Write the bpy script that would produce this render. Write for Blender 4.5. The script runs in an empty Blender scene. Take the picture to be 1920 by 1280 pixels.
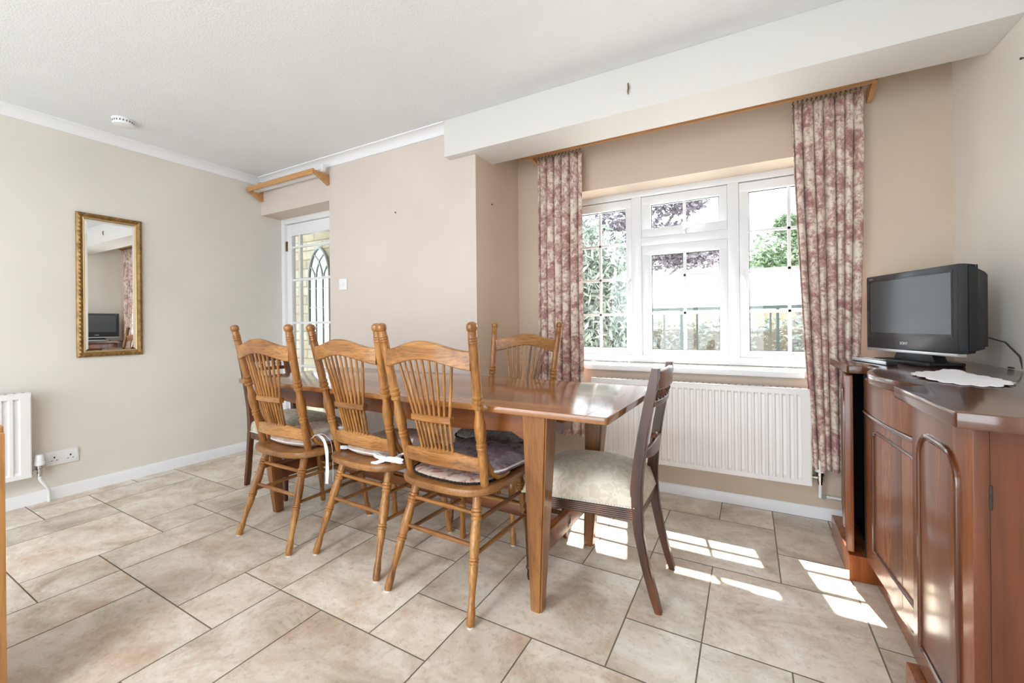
import bpy, bmesh, math, random
from mathutils import Vector, Matrix, noise
random.seed(7)
PI = math.pi
scn = bpy.context.scene
C = scn.collection

# ------------------------------------------------------------------ camera
CAM_H = 1.06
yaw, roll = math.radians(-29.065), math.radians(-0.552)
fw = Vector((math.sin(yaw), math.cos(yaw), 0))
rt0 = fw.cross(Vector((0, 0, 1))).normalized()
up0 = rt0.cross(fw)
rt = rt0 * math.cos(roll) + up0 * math.sin(roll)
up = up0 * math.cos(roll) - rt0 * math.sin(roll)
cd = bpy.data.cameras.new('camera')
cd.sensor_width = 36.0
cd.lens = 797.85 / 1920 * 36
cd.shift_y = -(640 - 607.4) / 1920
cd.clip_start = 0.02
cd.clip_end = 300
cam = bpy.data.objects.new('camera', cd)
C.objects.link(cam)
cam.matrix_world = Matrix(((rt.x, up.x, -fw.x, 0), (rt.y, up.y, -fw.y, 0), (rt.z, up.z, -fw.z, CAM_H), (0, 0, 0, 1)))
scn.camera = cam

# ------------------------------------------------------------------ view, world, sun, fill lamps
vs = scn.view_settings
vs.view_transform = 'Standard'
vs.look = 'None'
vs.gamma = 1
vs.use_curve_mapping = False
vs.exposure = 0.38
scn.cycles.use_denoising = True
scn.cycles.max_bounces = 9
scn.cycles.diffuse_bounces = 5
scn.cycles.glossy_bounces = 4
scn.cycles.transparent_max_bounces = 12
scn.cycles.sample_clamp_indirect = 6
scn.cycles.caustics_reflective = False
scn.cycles.caustics_refractive = False

world = bpy.data.worlds.new('sky')
scn.world = world
world.use_nodes = True
wn = world.node_tree.nodes
wl = world.node_tree.links
wn['Background'].inputs[0].default_value = (0.83, 0.92, 1.0, 1)
wn['Background'].inputs[1].default_value = 3.7

sd = bpy.data.lights.new('sun', 'SUN')
sd.energy = 22.0
sd.angle = math.radians(0.6)
sd.color = (1.0, 0.97, 0.92)
sun = bpy.data.objects.new('sun', sd)
C.objects.link(sun)
sun.rotation_euler = Vector((0.235, -1.0, -1.63)).to_track_quat('-Z', 'Y').to_euler()
sun.location = (0, 8, 8)

def area(name, loc, direction, sx, sy, energy, color):
    ld = bpy.data.lights.new(name, 'AREA')
    ld.shape = 'RECTANGLE'
    ld.size, ld.size_y = sx, sy
    ld.energy = energy
    ld.color = color
    o = bpy.data.objects.new(name, ld)
    C.objects.link(o)
    o.location = loc
    o.rotation_euler = Vector(direction).to_track_quat('-Z', 'Z').to_euler()
    return o
# added fill lamp behind the camera, outside the unseen glazed doors
area('rear_fill', (-1.5, -2.75, 1.15), (0, 1, 0), 3.6, 2.1, 56, (0.87, 0.94, 1.0))
# added fill lamp under an invented ceiling fitting behind the camera
area('ceiling_fill', (-1.3, -0.75, 2.285), (0, 0, -1), 0.5, 0.5, 30, (0.95, 0.97, 1.0))

# ------------------------------------------------------------------ helpers
def tag(o, label=None, cat=None, group=None, kind=None):
    if label: o['label'] = label
    if cat: o['category'] = cat
    if group: o['group'] = group
    if kind: o['kind'] = kind
    return o

def empty(name, loc=(0, 0, 0), rz=0.0):
    o = bpy.data.objects.new(name, None)
    o.empty_display_size = 0.1
    C.objects.link(o)
    o.location = loc
    o.rotation_euler = (0, 0, rz)
    return o

def thing(name, label, cat, loc=(0, 0, 0), rz=0.0, group=None):
    return tag(empty(name, loc, rz), label, cat, group)

class MB:
    def __init__(s): s.bm = bmesh.new()
    def box(s, x0, x1, y0, y1, z0, z1, bev=0.0, M=None, seg=2):
        b = bmesh.new()
        bmesh.ops.create_cube(b, size=1.0)
        for v in b.verts:
            v.co = Vector(((x0 + x1) / 2 + v.co.x * (x1 - x0), (y0 + y1) / 2 + v.co.y * (y1 - y0), (z0 + z1) / 2 + v.co.z * (z1 - z0)))
        if bev > 0: bmesh.ops.bevel(b, geom=b.edges[:], offset=bev, segments=seg, affect='EDGES', profile=0.6)
        return s.add(b, M)
    def add(s, b, M=None):
        if M is not None: bmesh.ops.transform(b, matrix=M, verts=b.verts)
        me = bpy.data.meshes.new('tmp'); b.to_mesh(me); b.free()
        s.bm.from_mesh(me); bpy.data.meshes.remove(me)
        return s
    def lathe(s, p0, p1, prof, seg=16):
        p0, p1 = Vector(p0), Vector(p1)
        ax = (p1 - p0); q = ax.to_track_quat('Z', 'X').to_matrix()
        rings = []
        for t, r in prof:
            c = p0 + ax * t
            rings.append([s.bm.verts.new(c + q @ Vector((max(r, 1e-4) * math.cos(2 * PI * k / seg), max(r, 1e-4) * math.sin(2 * PI * k / seg), 0))) for k in range(seg)])
        for a, b in zip(rings, rings[1:]):
            for k in range(seg): s.bm.faces.new((a[k], a[(k + 1) % seg], b[(k + 1) % seg], b[k]))
        s.bm.faces.new(rings[0][::-1]); s.bm.faces.new(rings[-1])
        return s
    def tube(s, pts, r, seg=8, flat=1.0, cyc=False):
        pts = [Vector(p) for p in pts]; n = len(pts); rings = []
        prevx = None
        for i, p in enumerate(pts):
            if cyc: t = (pts[(i + 1) % n] - pts[i - 1]).normalized()
            else: t = (pts[min(i + 1, n - 1)] - pts[max(i - 1, 0)]).normalized()
            if prevx is None:
                prevx = t.orthogonal().normalized() if abs(t.z) > 0.9 else Vector((0, 0, 1)).cross(t).normalized()
            x = (prevx - t * prevx.dot(t)).normalized(); y = t.cross(x); prevx = x
            rr = r[i] if isinstance(r, (list, tuple)) else r
            rings.append([s.bm.verts.new(p + x * rr * math.cos(2 * PI * k / seg) + y * rr * flat * math.sin(2 * PI * k / seg)) for k in range(seg)])
        pairs = list(zip(rings, rings[1:]))
        if cyc: pairs.append((rings[-1], rings[0]))
        for a, b in pairs:
            for k in range(seg): s.bm.faces.new((a[k], a[(k + 1) % seg], b[(k + 1) % seg], b[k]))
        if not cyc:
            s.bm.faces.new(rings[0][::-1]); s.bm.faces.new(rings[-1])
        return s
    def prism(s, poly, axis, a, b, bev=0.0, M=None):
        """poly: 2-D outline; axis: 'x','y','z' the extrusion axis between a and b"""
        bb = bmesh.new()
        def P(u, v, w): return {'x': (w, u, v), 'y': (u, w, v), 'z': (u, v, w)}[axis]
        lo = [bb.verts.new(P(u, v, a)) for u, v in poly]
        hi = [bb.verts.new(P(u, v, b)) for u, v in poly]
        n = len(poly)
        fs = [bb.faces.new(lo[::-1]), bb.faces.new(hi)]
        for k in range(n): bb.faces.new((lo[k], lo[(k + 1) % n], hi[(k + 1) % n], hi[k]))
        bmesh.ops.recalc_face_normals(bb, faces=bb.faces)
        if bev > 0:
            es = [e for e in bb.edges if (e.verts[0] in lo) == (e.verts[1] in lo)]
            bmesh.ops.bevel(bb, geom=es, offset=bev, segments=2, affect='EDGES', profile=0.6)
        return s.add(bb, M)
    def bent(s, us, cfun, lo, hi, th, axis='x', w0=None):
        """a bent board: runs along u, centre depth cfun(u), bottom lo(u), top hi(u), thickness th."""
        rows = []
        for u in us:
            c = cfun(u); a = lo(u); b = hi(u); h = th / 2
            def P(d, z): return (u, d, z) if axis == 'x' else (d, u, z)
            e = min(0.004, h * 0.5)
            rows.append([s.bm.verts.new(P(*q)) for q in ((c - h, a + e), (c - h + e, a), (c + h - e, a), (c + h, a + e), (c + h, b - e), (c + h - e, b), (c - h + e, b), (c - h, b - e))])
        for A, B in zip(rows, rows[1:]):
            for k in range(8): s.bm.faces.new((A[k], A[(k + 1) % 8], B[(k + 1) % 8], B[k]))
        s.bm.faces.new(rows[0]); s.bm.faces.new(rows[-1][::-1])
        return s
    def build(s, name, mat, parent=None, smooth=True, ang=38, kind=None, label=None):
        bm = s.bm
        bmesh.ops.recalc_face_normals(bm, faces=bm.faces)
        if smooth:
            for f in bm.faces: f.smooth = True
            for e in bm.edges:
                e.smooth = not (len(e.link_faces) == 2 and e.calc_face_angle(0) > math.radians(ang))
        me = bpy.data.meshes.new(name); bm.to_mesh(me); bm.free()
        for m in (mat if isinstance(mat, (list, tuple)) else [mat]): me.materials.append(m)
        o = bpy.data.objects.new(name, me); C.objects.link(o)
        if parent: o.parent = parent
        if kind: o['kind'] = kind
        if label: o['label'] = label
        return o

def S(o): o['kind'] = 'structure'; return o

# ------------------------------------------------------------------ materials
class NT:
    def __init__(s, name):
        s.m = bpy.data.materials.new(name); s.m.use_nodes = True
        s.t = s.m.node_tree; s.n = s.t.nodes; s.l = s.t.links
        s.b = s.n['Principled BSDF']
    def node(s, typ, **kw):
        n = s.n.new(typ)
        for k, v in kw.items():
            if k.startswith('i_'):
                key = k[2:]; key = int(key) if key.isdigit() else key
                n.inputs[key].default_value = v
            else: setattr(n, k, v)
        return n
    def link(s, a, b): s.l.new(a, b)
    def ramp(s, fac, stops):
        r = s.n.new('ShaderNodeValToRGB'); e = r.color_ramp.elements
        while len(e) < len(stops): e.new(0.5)
        for k, (p, c) in enumerate(stops): e[k].position = p; e[k].color = (*c, 1)
        s.link(fac, r.inputs[0]); return r
    def base(s, sock): s.link(sock, s.b.inputs['Base Color'])
    def set(s, **kw):
        for k, v in kw.items(): s.b.inputs[k.replace('_', ' ')].default_value = v
    def bump(s, sock, strength, dist=0.002):
        b = s.node('ShaderNodeBump'); b.inputs['Strength'].default_value = strength; b.inputs['Distance'].default_value = dist
        s.link(sock, b.inputs['Height']); s.link(b.outputs[0], s.b.inputs['Normal'])

def srgb(r, g, b):
    f = lambda c: ((c / 255 + 0.055) / 1.055) ** 2.4 if c > 10 else c / 255 / 12.92
    return (f(r), f(g), f(b))

def plain(name, col, rough=0.5, metal=0.0, spec=0.5, coat=0.0):
    n = NT(name); n.set(Base_Color=(*col, 1), Roughness=rough, Metallic=metal)
    n.b.inputs['Specular IOR Level'].default_value = spec
    n.b.inputs['Coat Weight'].default_value = coat
    n.b.inputs['Coat Roughness'].default_value = 0.08
    return n.m

def paint(name, col, rough=0.6, var=0.04, bump=0.06, scale=2.0, spec=0.4, fine=220, dist=.001):
    n = NT(name)
    tc = n.node('ShaderNodeTexCoord')
    ns = n.node('ShaderNodeTexNoise'); ns.inputs['Scale'].default_value = scale; ns.inputs['Detail'].default_value = 4
    n.link(tc.outputs['Object'], ns.inputs['Vector'])
    a = tuple(c * (1 - var) for c in col); b = tuple(min(1, c * (1 + var)) for c in col)
    r = n.ramp(ns.outputs[0], [(0.3, a), (0.7, b)]); n.base(r.outputs[0])
    n2 = n.node('ShaderNodeTexNoise'); n2.inputs['Scale'].default_value = fine; n.link(tc.outputs['Object'], n2.inputs['Vector'])
    n.bump(n2.outputs[0], bump, dist)
    n.set(Roughness=rough); n.b.inputs['Specular IOR Level'].default_value = spec
    return n.m

def wood(name, dark, mid, light, axis='z', rough=0.28, scale=9.0, coat=0.3, fleck=0.5, stretch=0.07):
    n = NT(name)
    tc = n.node('ShaderNodeTexCoord'); oi = n.node('ShaderNodeObjectInfo')
    ad = n.node('ShaderNodeVectorMath', operation='ADD')
    sc = n.node('ShaderNodeVectorMath', operation='SCALE'); sc.inputs['Scale'].default_value = 7.0
    cb = n.node('ShaderNodeCombineXYZ')
    for k in range(3): n.link(oi.outputs['Random'], cb.inputs[k])
    n.link(cb.outputs[0], sc.inputs[0]); n.link(tc.outputs['Object'], ad.inputs[0]); n.link(sc.outputs[0], ad.inputs[1])
    mp = n.node('ShaderNodeMapping')
    s3 = [1, 1, 1]; s3['xyz'.index(axis)] = stretch
    mp.inputs['Scale'].default_value = s3
    n.link(ad.outputs[0], mp.inputs['Vector'])
    n1 = n.node('ShaderNodeTexNoise'); n1.inputs['Scale'].default_value = scale; n1.inputs['Detail'].default_value = 5; n1.inputs['Distortion'].default_value = 0.9
    n.link(mp.outputs[0], n1.inputs['Vector'])
    n2 = n.node('ShaderNodeTexNoise'); n2.inputs['Scale'].default_value = scale * 14; n2.inputs['Detail'].default_value = 3
    n.link(mp.outputs[0], n2.inputs['Vector'])
    r1 = n.ramp(n1.outputs[0], [(0.28, dark), (0.5, mid), (0.72, light)])
    r2 = n.ramp(n2.outputs[0], [(0.35, (1 - fleck * 0.5,) * 3), (0.55, (1, 1, 1))])
    mx = n.node('ShaderNodeMix', data_type='RGBA', blend_type='MULTIPLY'); mx.inputs[0].default_value = 1
    n.link(r1.outputs[0], mx.inputs[6]); n.link(r2.outputs[0], mx.inputs[7]); n.base(mx.outputs[2])
    n.bump(n2.outputs[0], 0.08, 0.0006)
    n.set(Roughness=rough); n.b.inputs['Coat Weight'].default_value = coat; n.b.inputs['Coat Roughness'].default_value = 0.12
    return n.m

M = {}
M['wall_cream'] = paint('cream wall paint', srgb(226, 221, 213), 0.55)
M['wall_tan'] = paint('tan wall paint', srgb(208, 189, 170), 0.36, spec=0.5)
M['wall_rose'] = paint('rose beige wall tint', srgb(216, 204, 196), 0.42, spec=0.5)  # pinker tint than the window wall
M['ceiling'] = paint('white stippled ceiling', srgb(236, 238, 241), 0.8, 0.015, 0.55, 3.0, fine=130, dist=.004)
M['white_gloss'] = paint('white gloss paint', srgb(240, 240, 243), 0.3, 0.01, 0.02)
M['beam'] = paint('off white beam paint', srgb(222, 219, 216), 0.55, 0.01, 0.05)
M['upvc'] = plain('white window plastic', srgb(229, 231, 235), 0.22)
M['rad'] = plain('white radiator enamel', srgb(240, 238, 238), 0.28)
M['plastic'] = plain('white plastic', srgb(238, 238, 240), 0.3)
M['dark_hole'] = plain('dark slot', (0.02, 0.02, 0.02), 0.6)
M['slot_grey'] = plain('shadowed grille slot', srgb(150, 148, 146), 0.7)
M['chrome'] = plain('chrome', (0.6, 0.6, 0.6), 0.2, 1.0)
M['steel'] = plain('brushed silver', (0.62, 0.63, 0.65), 0.32, 0.6)
M['brass'] = plain('aged brass', srgb(150, 120, 70), 0.4, 0.8)
M['black'] = plain('black plastic', srgb(34, 35, 38), 0.38)
M['bezel'] = plain('gloss black bezel', srgb(48, 51, 56), 0.22, spec=0.6)
M['screen'] = plain('dark screen', srgb(62, 66, 70), 0.28, spec=0.7)
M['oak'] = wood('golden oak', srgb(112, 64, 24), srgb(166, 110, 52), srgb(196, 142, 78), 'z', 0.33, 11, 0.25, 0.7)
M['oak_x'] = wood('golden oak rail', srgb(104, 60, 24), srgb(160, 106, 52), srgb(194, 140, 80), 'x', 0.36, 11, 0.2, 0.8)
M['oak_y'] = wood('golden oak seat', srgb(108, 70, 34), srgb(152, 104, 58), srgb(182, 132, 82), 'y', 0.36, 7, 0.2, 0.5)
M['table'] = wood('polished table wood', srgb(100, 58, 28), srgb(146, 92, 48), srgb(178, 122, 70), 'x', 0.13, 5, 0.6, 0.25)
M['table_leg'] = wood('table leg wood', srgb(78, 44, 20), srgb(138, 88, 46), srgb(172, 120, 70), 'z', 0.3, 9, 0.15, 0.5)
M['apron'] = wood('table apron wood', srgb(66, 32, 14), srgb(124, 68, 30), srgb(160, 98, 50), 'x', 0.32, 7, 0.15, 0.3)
M['mahog'] = wood('dark mahogany', srgb(58, 30, 18), srgb(94, 52, 30), srgb(122, 74, 46), 'z', 0.32, 9, 0.15, 0.3)
M['side'] = wood('sideboard mahogany', srgb(84, 38, 16), srgb(130, 68, 28), srgb(162, 94, 46), 'z', 0.26, 8, 0.25, 0.4, 0.07)
M['side_y'] = wood('sideboard top mahogany', srgb(66, 36, 22), srgb(98, 56, 34), srgb(124, 78, 50), 'y', 0.16, 5, 0.7, 0.25, 0.1)
M['side_dark'] = wood('sideboard end mahogany', srgb(58, 26, 12), srgb(92, 44, 20), srgb(118, 62, 30), 'z', 0.4, 7, 0.1, 0.4, 0.07)
M['mould'] = wood('dark moulding', srgb(70, 36, 22), srgb(92, 52, 34), srgb(112, 66, 44), 'z', 0.15, 7, 0.8, 0.2)
M['pine'] = wood('pale pine', srgb(176, 126, 76), srgb(204, 152, 98), srgb(218, 170, 118), 'x', 0.5, 8, 0.05, 0.3)
M['oak_cab'] = wood('light oak cabinet', srgb(166, 112, 60), srgb(196, 142, 84), srgb(214, 164, 106), 'z', 0.4, 8, 0.1, 0.5)
M['shade_int'] = plain('shaded cupboard inside', srgb(22, 18, 18), 0.9)  # near-black puts the shade of the closed cupboard into its colour
M['white_fabric'] = paint('white ribbon', srgb(236, 236, 240), 0.9, 0.02, 0.3)
M['silver_leaf'] = plain('mirror silver', (0.93, 0.94, 0.94), 0.01, 1.0)

def mk_glass():
    n = NT('clear window glass'); n.n.remove(n.b)
    out = n.n['Material Output']
    tr = n.node('ShaderNodeBsdfTransparent'); gl = n.node('ShaderNodeBsdfGlossy'); gl.inputs['Roughness'].default_value = 0.0
    tr.inputs[0].default_value = (0.97, 0.985, 0.98, 1)
    lw = n.node('ShaderNodeLayerWeight'); lw.inputs[0].default_value = 0.5
    pw = n.node('ShaderNodeMath', operation='POWER'); pw.inputs[1].default_value = 4.0
    fr = n.node('ShaderNodeMath', operation='MULTIPLY_ADD'); fr.inputs[1].default_value = 0.5; fr.inputs[2].default_value = 0.03
    n.link(lw.outputs['Facing'], pw.inputs[0]); n.link(pw.outputs[0], fr.inputs[0])
    mx = n.node('ShaderNodeMixShader')
    n.link(fr.outputs[0], mx.inputs[0]); n.link(tr.outputs[0], mx.inputs[1]); n.link(gl.outputs[0], mx.inputs[2]); n.link(mx.outputs[0], out.inputs[0])
    return n.m
M['glass'] = mk_glass()

def mk_tile():
    n = NT('travertine tile')
    at = n.node('ShaderNodeAttribute', attribute_name='tone')
    tc = n.node('ShaderNodeTexCoord')
    sep = n.node('ShaderNodeVectorMath', operation='SCALE'); sep.inputs['Scale'].default_value = 23.0
    n.link(at.outputs['Color'], sep.inputs[0])
    ad = n.node('ShaderNodeVectorMath', operation='ADD'); n.link(tc.outputs['Object'], ad.inputs[0]); n.link(sep.outputs[0], ad.inputs[1])
    mp = n.node('ShaderNodeMapping'); mp.inputs['Scale'].default_value = (1.0, 1.35, 1); n.link(ad.outputs[0], mp.inputs[0])
    n1 = n.node('ShaderNodeTexNoise'); n1.inputs['Scale'].default_value = 3.6; n1.inputs['Detail'].default_value = 12; n1.inputs['Roughness'].default_value = 0.66; n1.inputs['Distortion'].default_value = 0.7
    n.link(mp.outputs[0], n1.inputs[0])
    r1 = n.ramp(n1.outputs[0], [(0.30, srgb(176, 160, 140)), (0.43, srgb(208, 195, 178)), (0.56, srgb(228, 218, 204)), (0.70, srgb(242, 237, 229))])
    n2 = n.node('ShaderNodeTexNoise'); n2.inputs['Scale'].default_value = 2.6; n2.inputs['Detail'].default_value = 6; n2.inputs['Roughness'].default_value = 0.7
    mp2 = n.node('ShaderNodeMapping'); mp2.inputs['Location'].default_value = (5, 3, 1); n.link(ad.outputs[0], mp2.inputs[0]); n.link(mp2.outputs[0], n2.inputs[0])
    r2 = n.ramp(n2.outputs[0], [(0.52, (0, 0, 0)), (0.68, (1, 1, 1))])
    mx = n.node('ShaderNodeMix', data_type='RGBA'); 
    mm = n.node('ShaderNodeMath', operation='MULTIPLY'); mm.inputs[1].default_value = 0.55
    n.link(r2.outputs[0], mm.inputs[0]); n.link(mm.outputs[0], mx.inputs[0]); n.link(r1.outputs[0], mx.inputs[6]); mx.inputs[7].default_value = (*srgb(190, 148, 114), 1)
    n3 = n.node('ShaderNodeTexNoise'); n3.inputs['Scale'].default_value = 45; n3.inputs['Detail'].default_value = 5; n3.inputs['Roughness'].default_value = 0.75
    n.link(ad.outputs[0], n3.inputs[0])
    r3 = n.ramp(n3.outputs[0], [(0.34, (0.74, 0.71, 0.67)), (0.48, (1, 1, 1))])
    m2 = n.node('ShaderNodeMix', data_type='RGBA', blend_type='MULTIPLY'); m2.inputs[0].default_value = 0.75
    n.link(mx.outputs[2], m2.inputs[6]); n.link(r3.outputs[0], m2.inputs[7])
    # tone of each tile
    hs = n.node('ShaderNodeHueSaturation'); mr = n.node('ShaderNodeMapRange')
    sx = n.node('ShaderNodeSeparateXYZ'); n.link(at.outputs['Vector'], sx.inputs[0])
    mr.inputs[3].default_value = 0.88; mr.inputs[4].default_value = 1.08
    n.link(sx.outputs[0], mr.inputs[0]); n.link(mr.outputs[0], hs.inputs['Value']); n.link(m2.outputs[2], hs.inputs['Color'])
    n.base(hs.outputs[0])
    n.bump(n1.outputs[0], 0.12, 0.004)
    n.set(Roughness=0.34); n.b.inputs['Specular IOR Level'].default_value = 0.5
    return n.m
M['tile'] = mk_tile()
M['grout'] = paint('grey brown grout', srgb(128, 116, 100), 0.9, 0.1, 0.3, 30)

def mk_toile():
    n = NT('toile curtain cloth')
    uv = n.node('ShaderNodeUVMap')
    n1 = n.node('ShaderNodeTexNoise'); n1.inputs['Scale'].default_value = 11; n1.inputs['Detail'].default_value = 8; n1.inputs['Roughness'].default_value = 0.75; n1.inputs['Distortion'].default_value = 0.6
    n.link(uv.outputs[0], n1.inputs[0])
    n2 = n.node('ShaderNodeTexNoise'); n2.inputs['Scale'].default_value = 55; n2.inputs['Detail'].default_value = 4; n2.inputs['Roughness'].default_value = 0.8
    n.link(uv.outputs[0], n2.inputs[0])
    ad = n.node('ShaderNodeMath', operation='MULTIPLY_ADD'); ad.inputs[1].default_value = 0.45
    n.link(n2.outputs[0], ad.inputs[0]); n.link(n1.outputs[0], ad.inputs[2])
    r = n.ramp(ad.outputs[0], [(0.66, srgb(229, 215, 202)), (0.73, srgb(200, 170, 160)), (0.80, srgb(172, 130, 126)), (0.94, srgb(150, 106, 106))])
    n.base(r.outputs[0]); n.set(Roughness=0.85)
    n.b.inputs['Specular IOR Level'].default_value = 0.2
    n.b.inputs['Sheen Weight'].default_value = 0.2
    return n.m
M['toile'] = mk_toile()

def mk_pattern_fabric(name, a, b, scale, lo=0.45, hi=0.55, rough=0.9):
    n = NT(name); tc = n.node('ShaderNodeTexCoord')
    n1 = n.node('ShaderNodeTexNoise'); n1.inputs['Scale'].default_value = scale; n1.inputs['Detail'].default_value = 3; n1.inputs['Distortion'].default_value = 1.8
    n.link(tc.outputs['Object'], n1.inputs[0])
    r = n.ramp(n1.outputs[0], [(lo, a), (hi, b)]); n.base(r.outputs[0]); n.set(Roughness=rough)
    n2 = n.node('ShaderNodeTexNoise'); n2.inputs['Scale'].default_value = 400; n.link(tc.outputs['Object'], n2.inputs[0]); n.bump(n2.outputs[0], 0.3, 0.001)
    return n.m
M['damask'] = mk_pattern_fabric('cream damask', srgb(226, 217, 202), srgb(212, 203, 186), 24)
M['damask_shaded'] = mk_pattern_fabric('shaded cream damask', srgb(206, 201, 184), srgb(180, 176, 154), 24)  # cream damask with the shade under the table put into its colour
M['tapestry'] = mk_pattern_fabric('pink tapestry cloth', srgb(206, 184, 170), srgb(168, 116, 108), 22, 0.5, 0.62)
M['blue_cloth'] = mk_pattern_fabric('mauve blue cushion cloth', srgb(158, 150, 158), srgb(128, 104, 112), 12, 0.48, 0.62)
M['grey_cloth'] = mk_pattern_fabric('grey woven pad cloth', srgb(150, 144, 136), srgb(120, 114, 108), 30)
M['lace'] = plain('black crochet edging', srgb(36, 32, 34), 0.9)
def mk_check():
    n = NT('peach check cushion cloth'); tc = n.node('ShaderNodeTexCoord')
    sx = n.node('ShaderNodeSeparateXYZ'); n.link(tc.outputs['Object'], sx.inputs[0])
    def stripe(sock, f):
        m = n.node('ShaderNodeMath', operation='MULTIPLY'); m.inputs[1].default_value = f; n.link(sock, m.inputs[0])
        s = n.node('ShaderNodeMath', operation='SINE'); n.link(m.outputs[0], s.inputs[0])
        g = n.node('ShaderNodeMath', operation='GREATER_THAN'); g.inputs[1].default_value = 0.1; n.link(s.outputs[0], g.inputs[0]); return g.outputs[0]
    a = stripe(sx.outputs[0], 55); b = stripe(sx.outputs[1], 55)
    ad = n.node('ShaderNodeMath', operation='ADD'); n.link(a, ad.inputs[0]); n.link(b, ad.inputs[1])
    hv = n.node('ShaderNodeMath', operation='MULTIPLY'); hv.inputs[1].default_value = 0.5; n.link(ad.outputs[0], hv.inputs[0])
    r = n.ramp(hv.outputs[0], [(0.0, srgb(238, 230, 214)), (0.5, srgb(236, 214, 198)), (1.0, srgb(228, 192, 172))]); n.base(r.outputs[0]); n.set(Roughness=0.9)
    return n.m
M['check'] = mk_check()
def mk_gilt():
    n = NT('antique gilt'); tc = n.node('ShaderNodeTexCoord')
    n1 = n.node('ShaderNodeTexNoise'); n1.inputs['Scale'].default_value = 30; n.link(tc.outputs['Object'], n1.inputs[0])
    r = n.ramp(n1.outputs[0], [(0.2, srgb(110, 80, 42)), (0.75, srgb(168, 132, 80))]); n.base(r.outputs[0]); n.set(Roughness=0.4, Metallic=0.55); return n.m
M['gilt'] = mk_gilt()
M['gilt_plain'] = plain('gilt inner edge', srgb(200, 168, 120), 0.35, 0.5)
def mk_stone():
    n = NT('cream rubble stone'); tc = n.node('ShaderNodeTexCoord')
    sx = n.node('ShaderNodeSeparateXYZ'); cb = n.node('ShaderNodeCombineXYZ')
    n.link(tc.outputs['Object'], sx.inputs[0]); n.link(sx.outputs[0], cb.inputs[0]); n.link(sx.outputs[2], cb.inputs[1])
    br = n.node('ShaderNodeTexBrick'); br.inputs['Scale'].default_value = 1.0; br.inputs['Brick Width'].default_value = 0.27; br.inputs['Row Height'].default_value = 0.1; br.inputs['Mortar Size'].default_value = 0.008; br.inputs['Mortar Smooth'].default_value = 0.3
    br.inputs['Color1'].default_value = (*srgb(156, 148, 130), 1); br.inputs['Color2'].default_value = (*srgb(140, 128, 104), 1); br.inputs['Mortar'].default_value = (*srgb(112, 102, 84), 1)
    n.link(cb.outputs[0], br.inputs[0])
    n1 = n.node('ShaderNodeTexNoise'); n1.inputs['Scale'].default_value = 14; n1.inputs['Detail'].default_value = 6; n.link(tc.outputs['Object'], n1.inputs[0])
    r = n.ramp(n1.outputs[0], [(0.3, (0.85, 0.83, 0.8)), (0.6, (1.08, 1.06, 1.02))])
    mx = n.node('ShaderNodeMix', data_type='RGBA', blend_type='MULTIPLY'); mx.inputs[0].default_value = 1
    n.link(br.outputs[0], mx.inputs[6]); n.link(r.outputs[0], mx.inputs[7]); n.base(mx.outputs[2]); n.set(Roughness=0.9)
    n.bump(n1.outputs[0], 0.5, 0.01); return n.m
M['stone'] = mk_stone()
def mk_leaf(name, a, b):
    n = NT(name); oi = n.node('ShaderNodeAttribute', attribute_name='tone')
    r = n.ramp(oi.outputs['Fac'], [(0.0, a), (1.0, b)]); n.base(r.outputs[0]); n.set(Roughness=0.6)
    return n.m
M['leaf_pale'] = mk_leaf('pale willow leaf', srgb(100, 112, 104), srgb(180, 190, 180))
M['leaf_green'] = mk_leaf('fresh green leaf', srgb(80, 102, 74), srgb(140, 162, 122))
M['leaf_purple'] = mk_leaf('copper leaf', srgb(86, 77, 85), srgb(136, 125, 134))
M['leaf_lavender'] = mk_leaf('lavender spike', srgb(130, 140, 110), srgb(150, 135, 175))
M['bark'] = plain('grey bark', srgb(110, 98, 86), 0.9)
M['paving'] = paint('pale lawn', srgb(186, 184, 176), 0.95, 0.15, 0.3, 4)  # pale paving grey, chosen to keep green bounce off the walls
M['gh_roof'] = plain('whitewashed greenhouse roof', srgb(240, 242, 240), 0.5)
M['gh_frame'] = plain('dark green greenhouse frame', srgb(40, 60, 58), 0.5)
M['gh_stage'] = plain('pale staging', srgb(200, 196, 184), 0.7)
M['arch_grey'] = plain('grey green arch frame', srgb(140, 146, 138), 0.8)
M['fence'] = plain('weathered fence', srgb(150, 134, 112), 0.9)

# ------------------------------------------------------------------ room dimensions
XL, XR = -3.79, 0.858
YD, YW, YG = 2.236, 2.80, 3.03       # switch wall, window wall, window glass
XP = -1.495                          # pier face
XO = -2.88                           # right jamb of door recess
ZC = 2.365
YB = -2.6                            # rear wall

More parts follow.
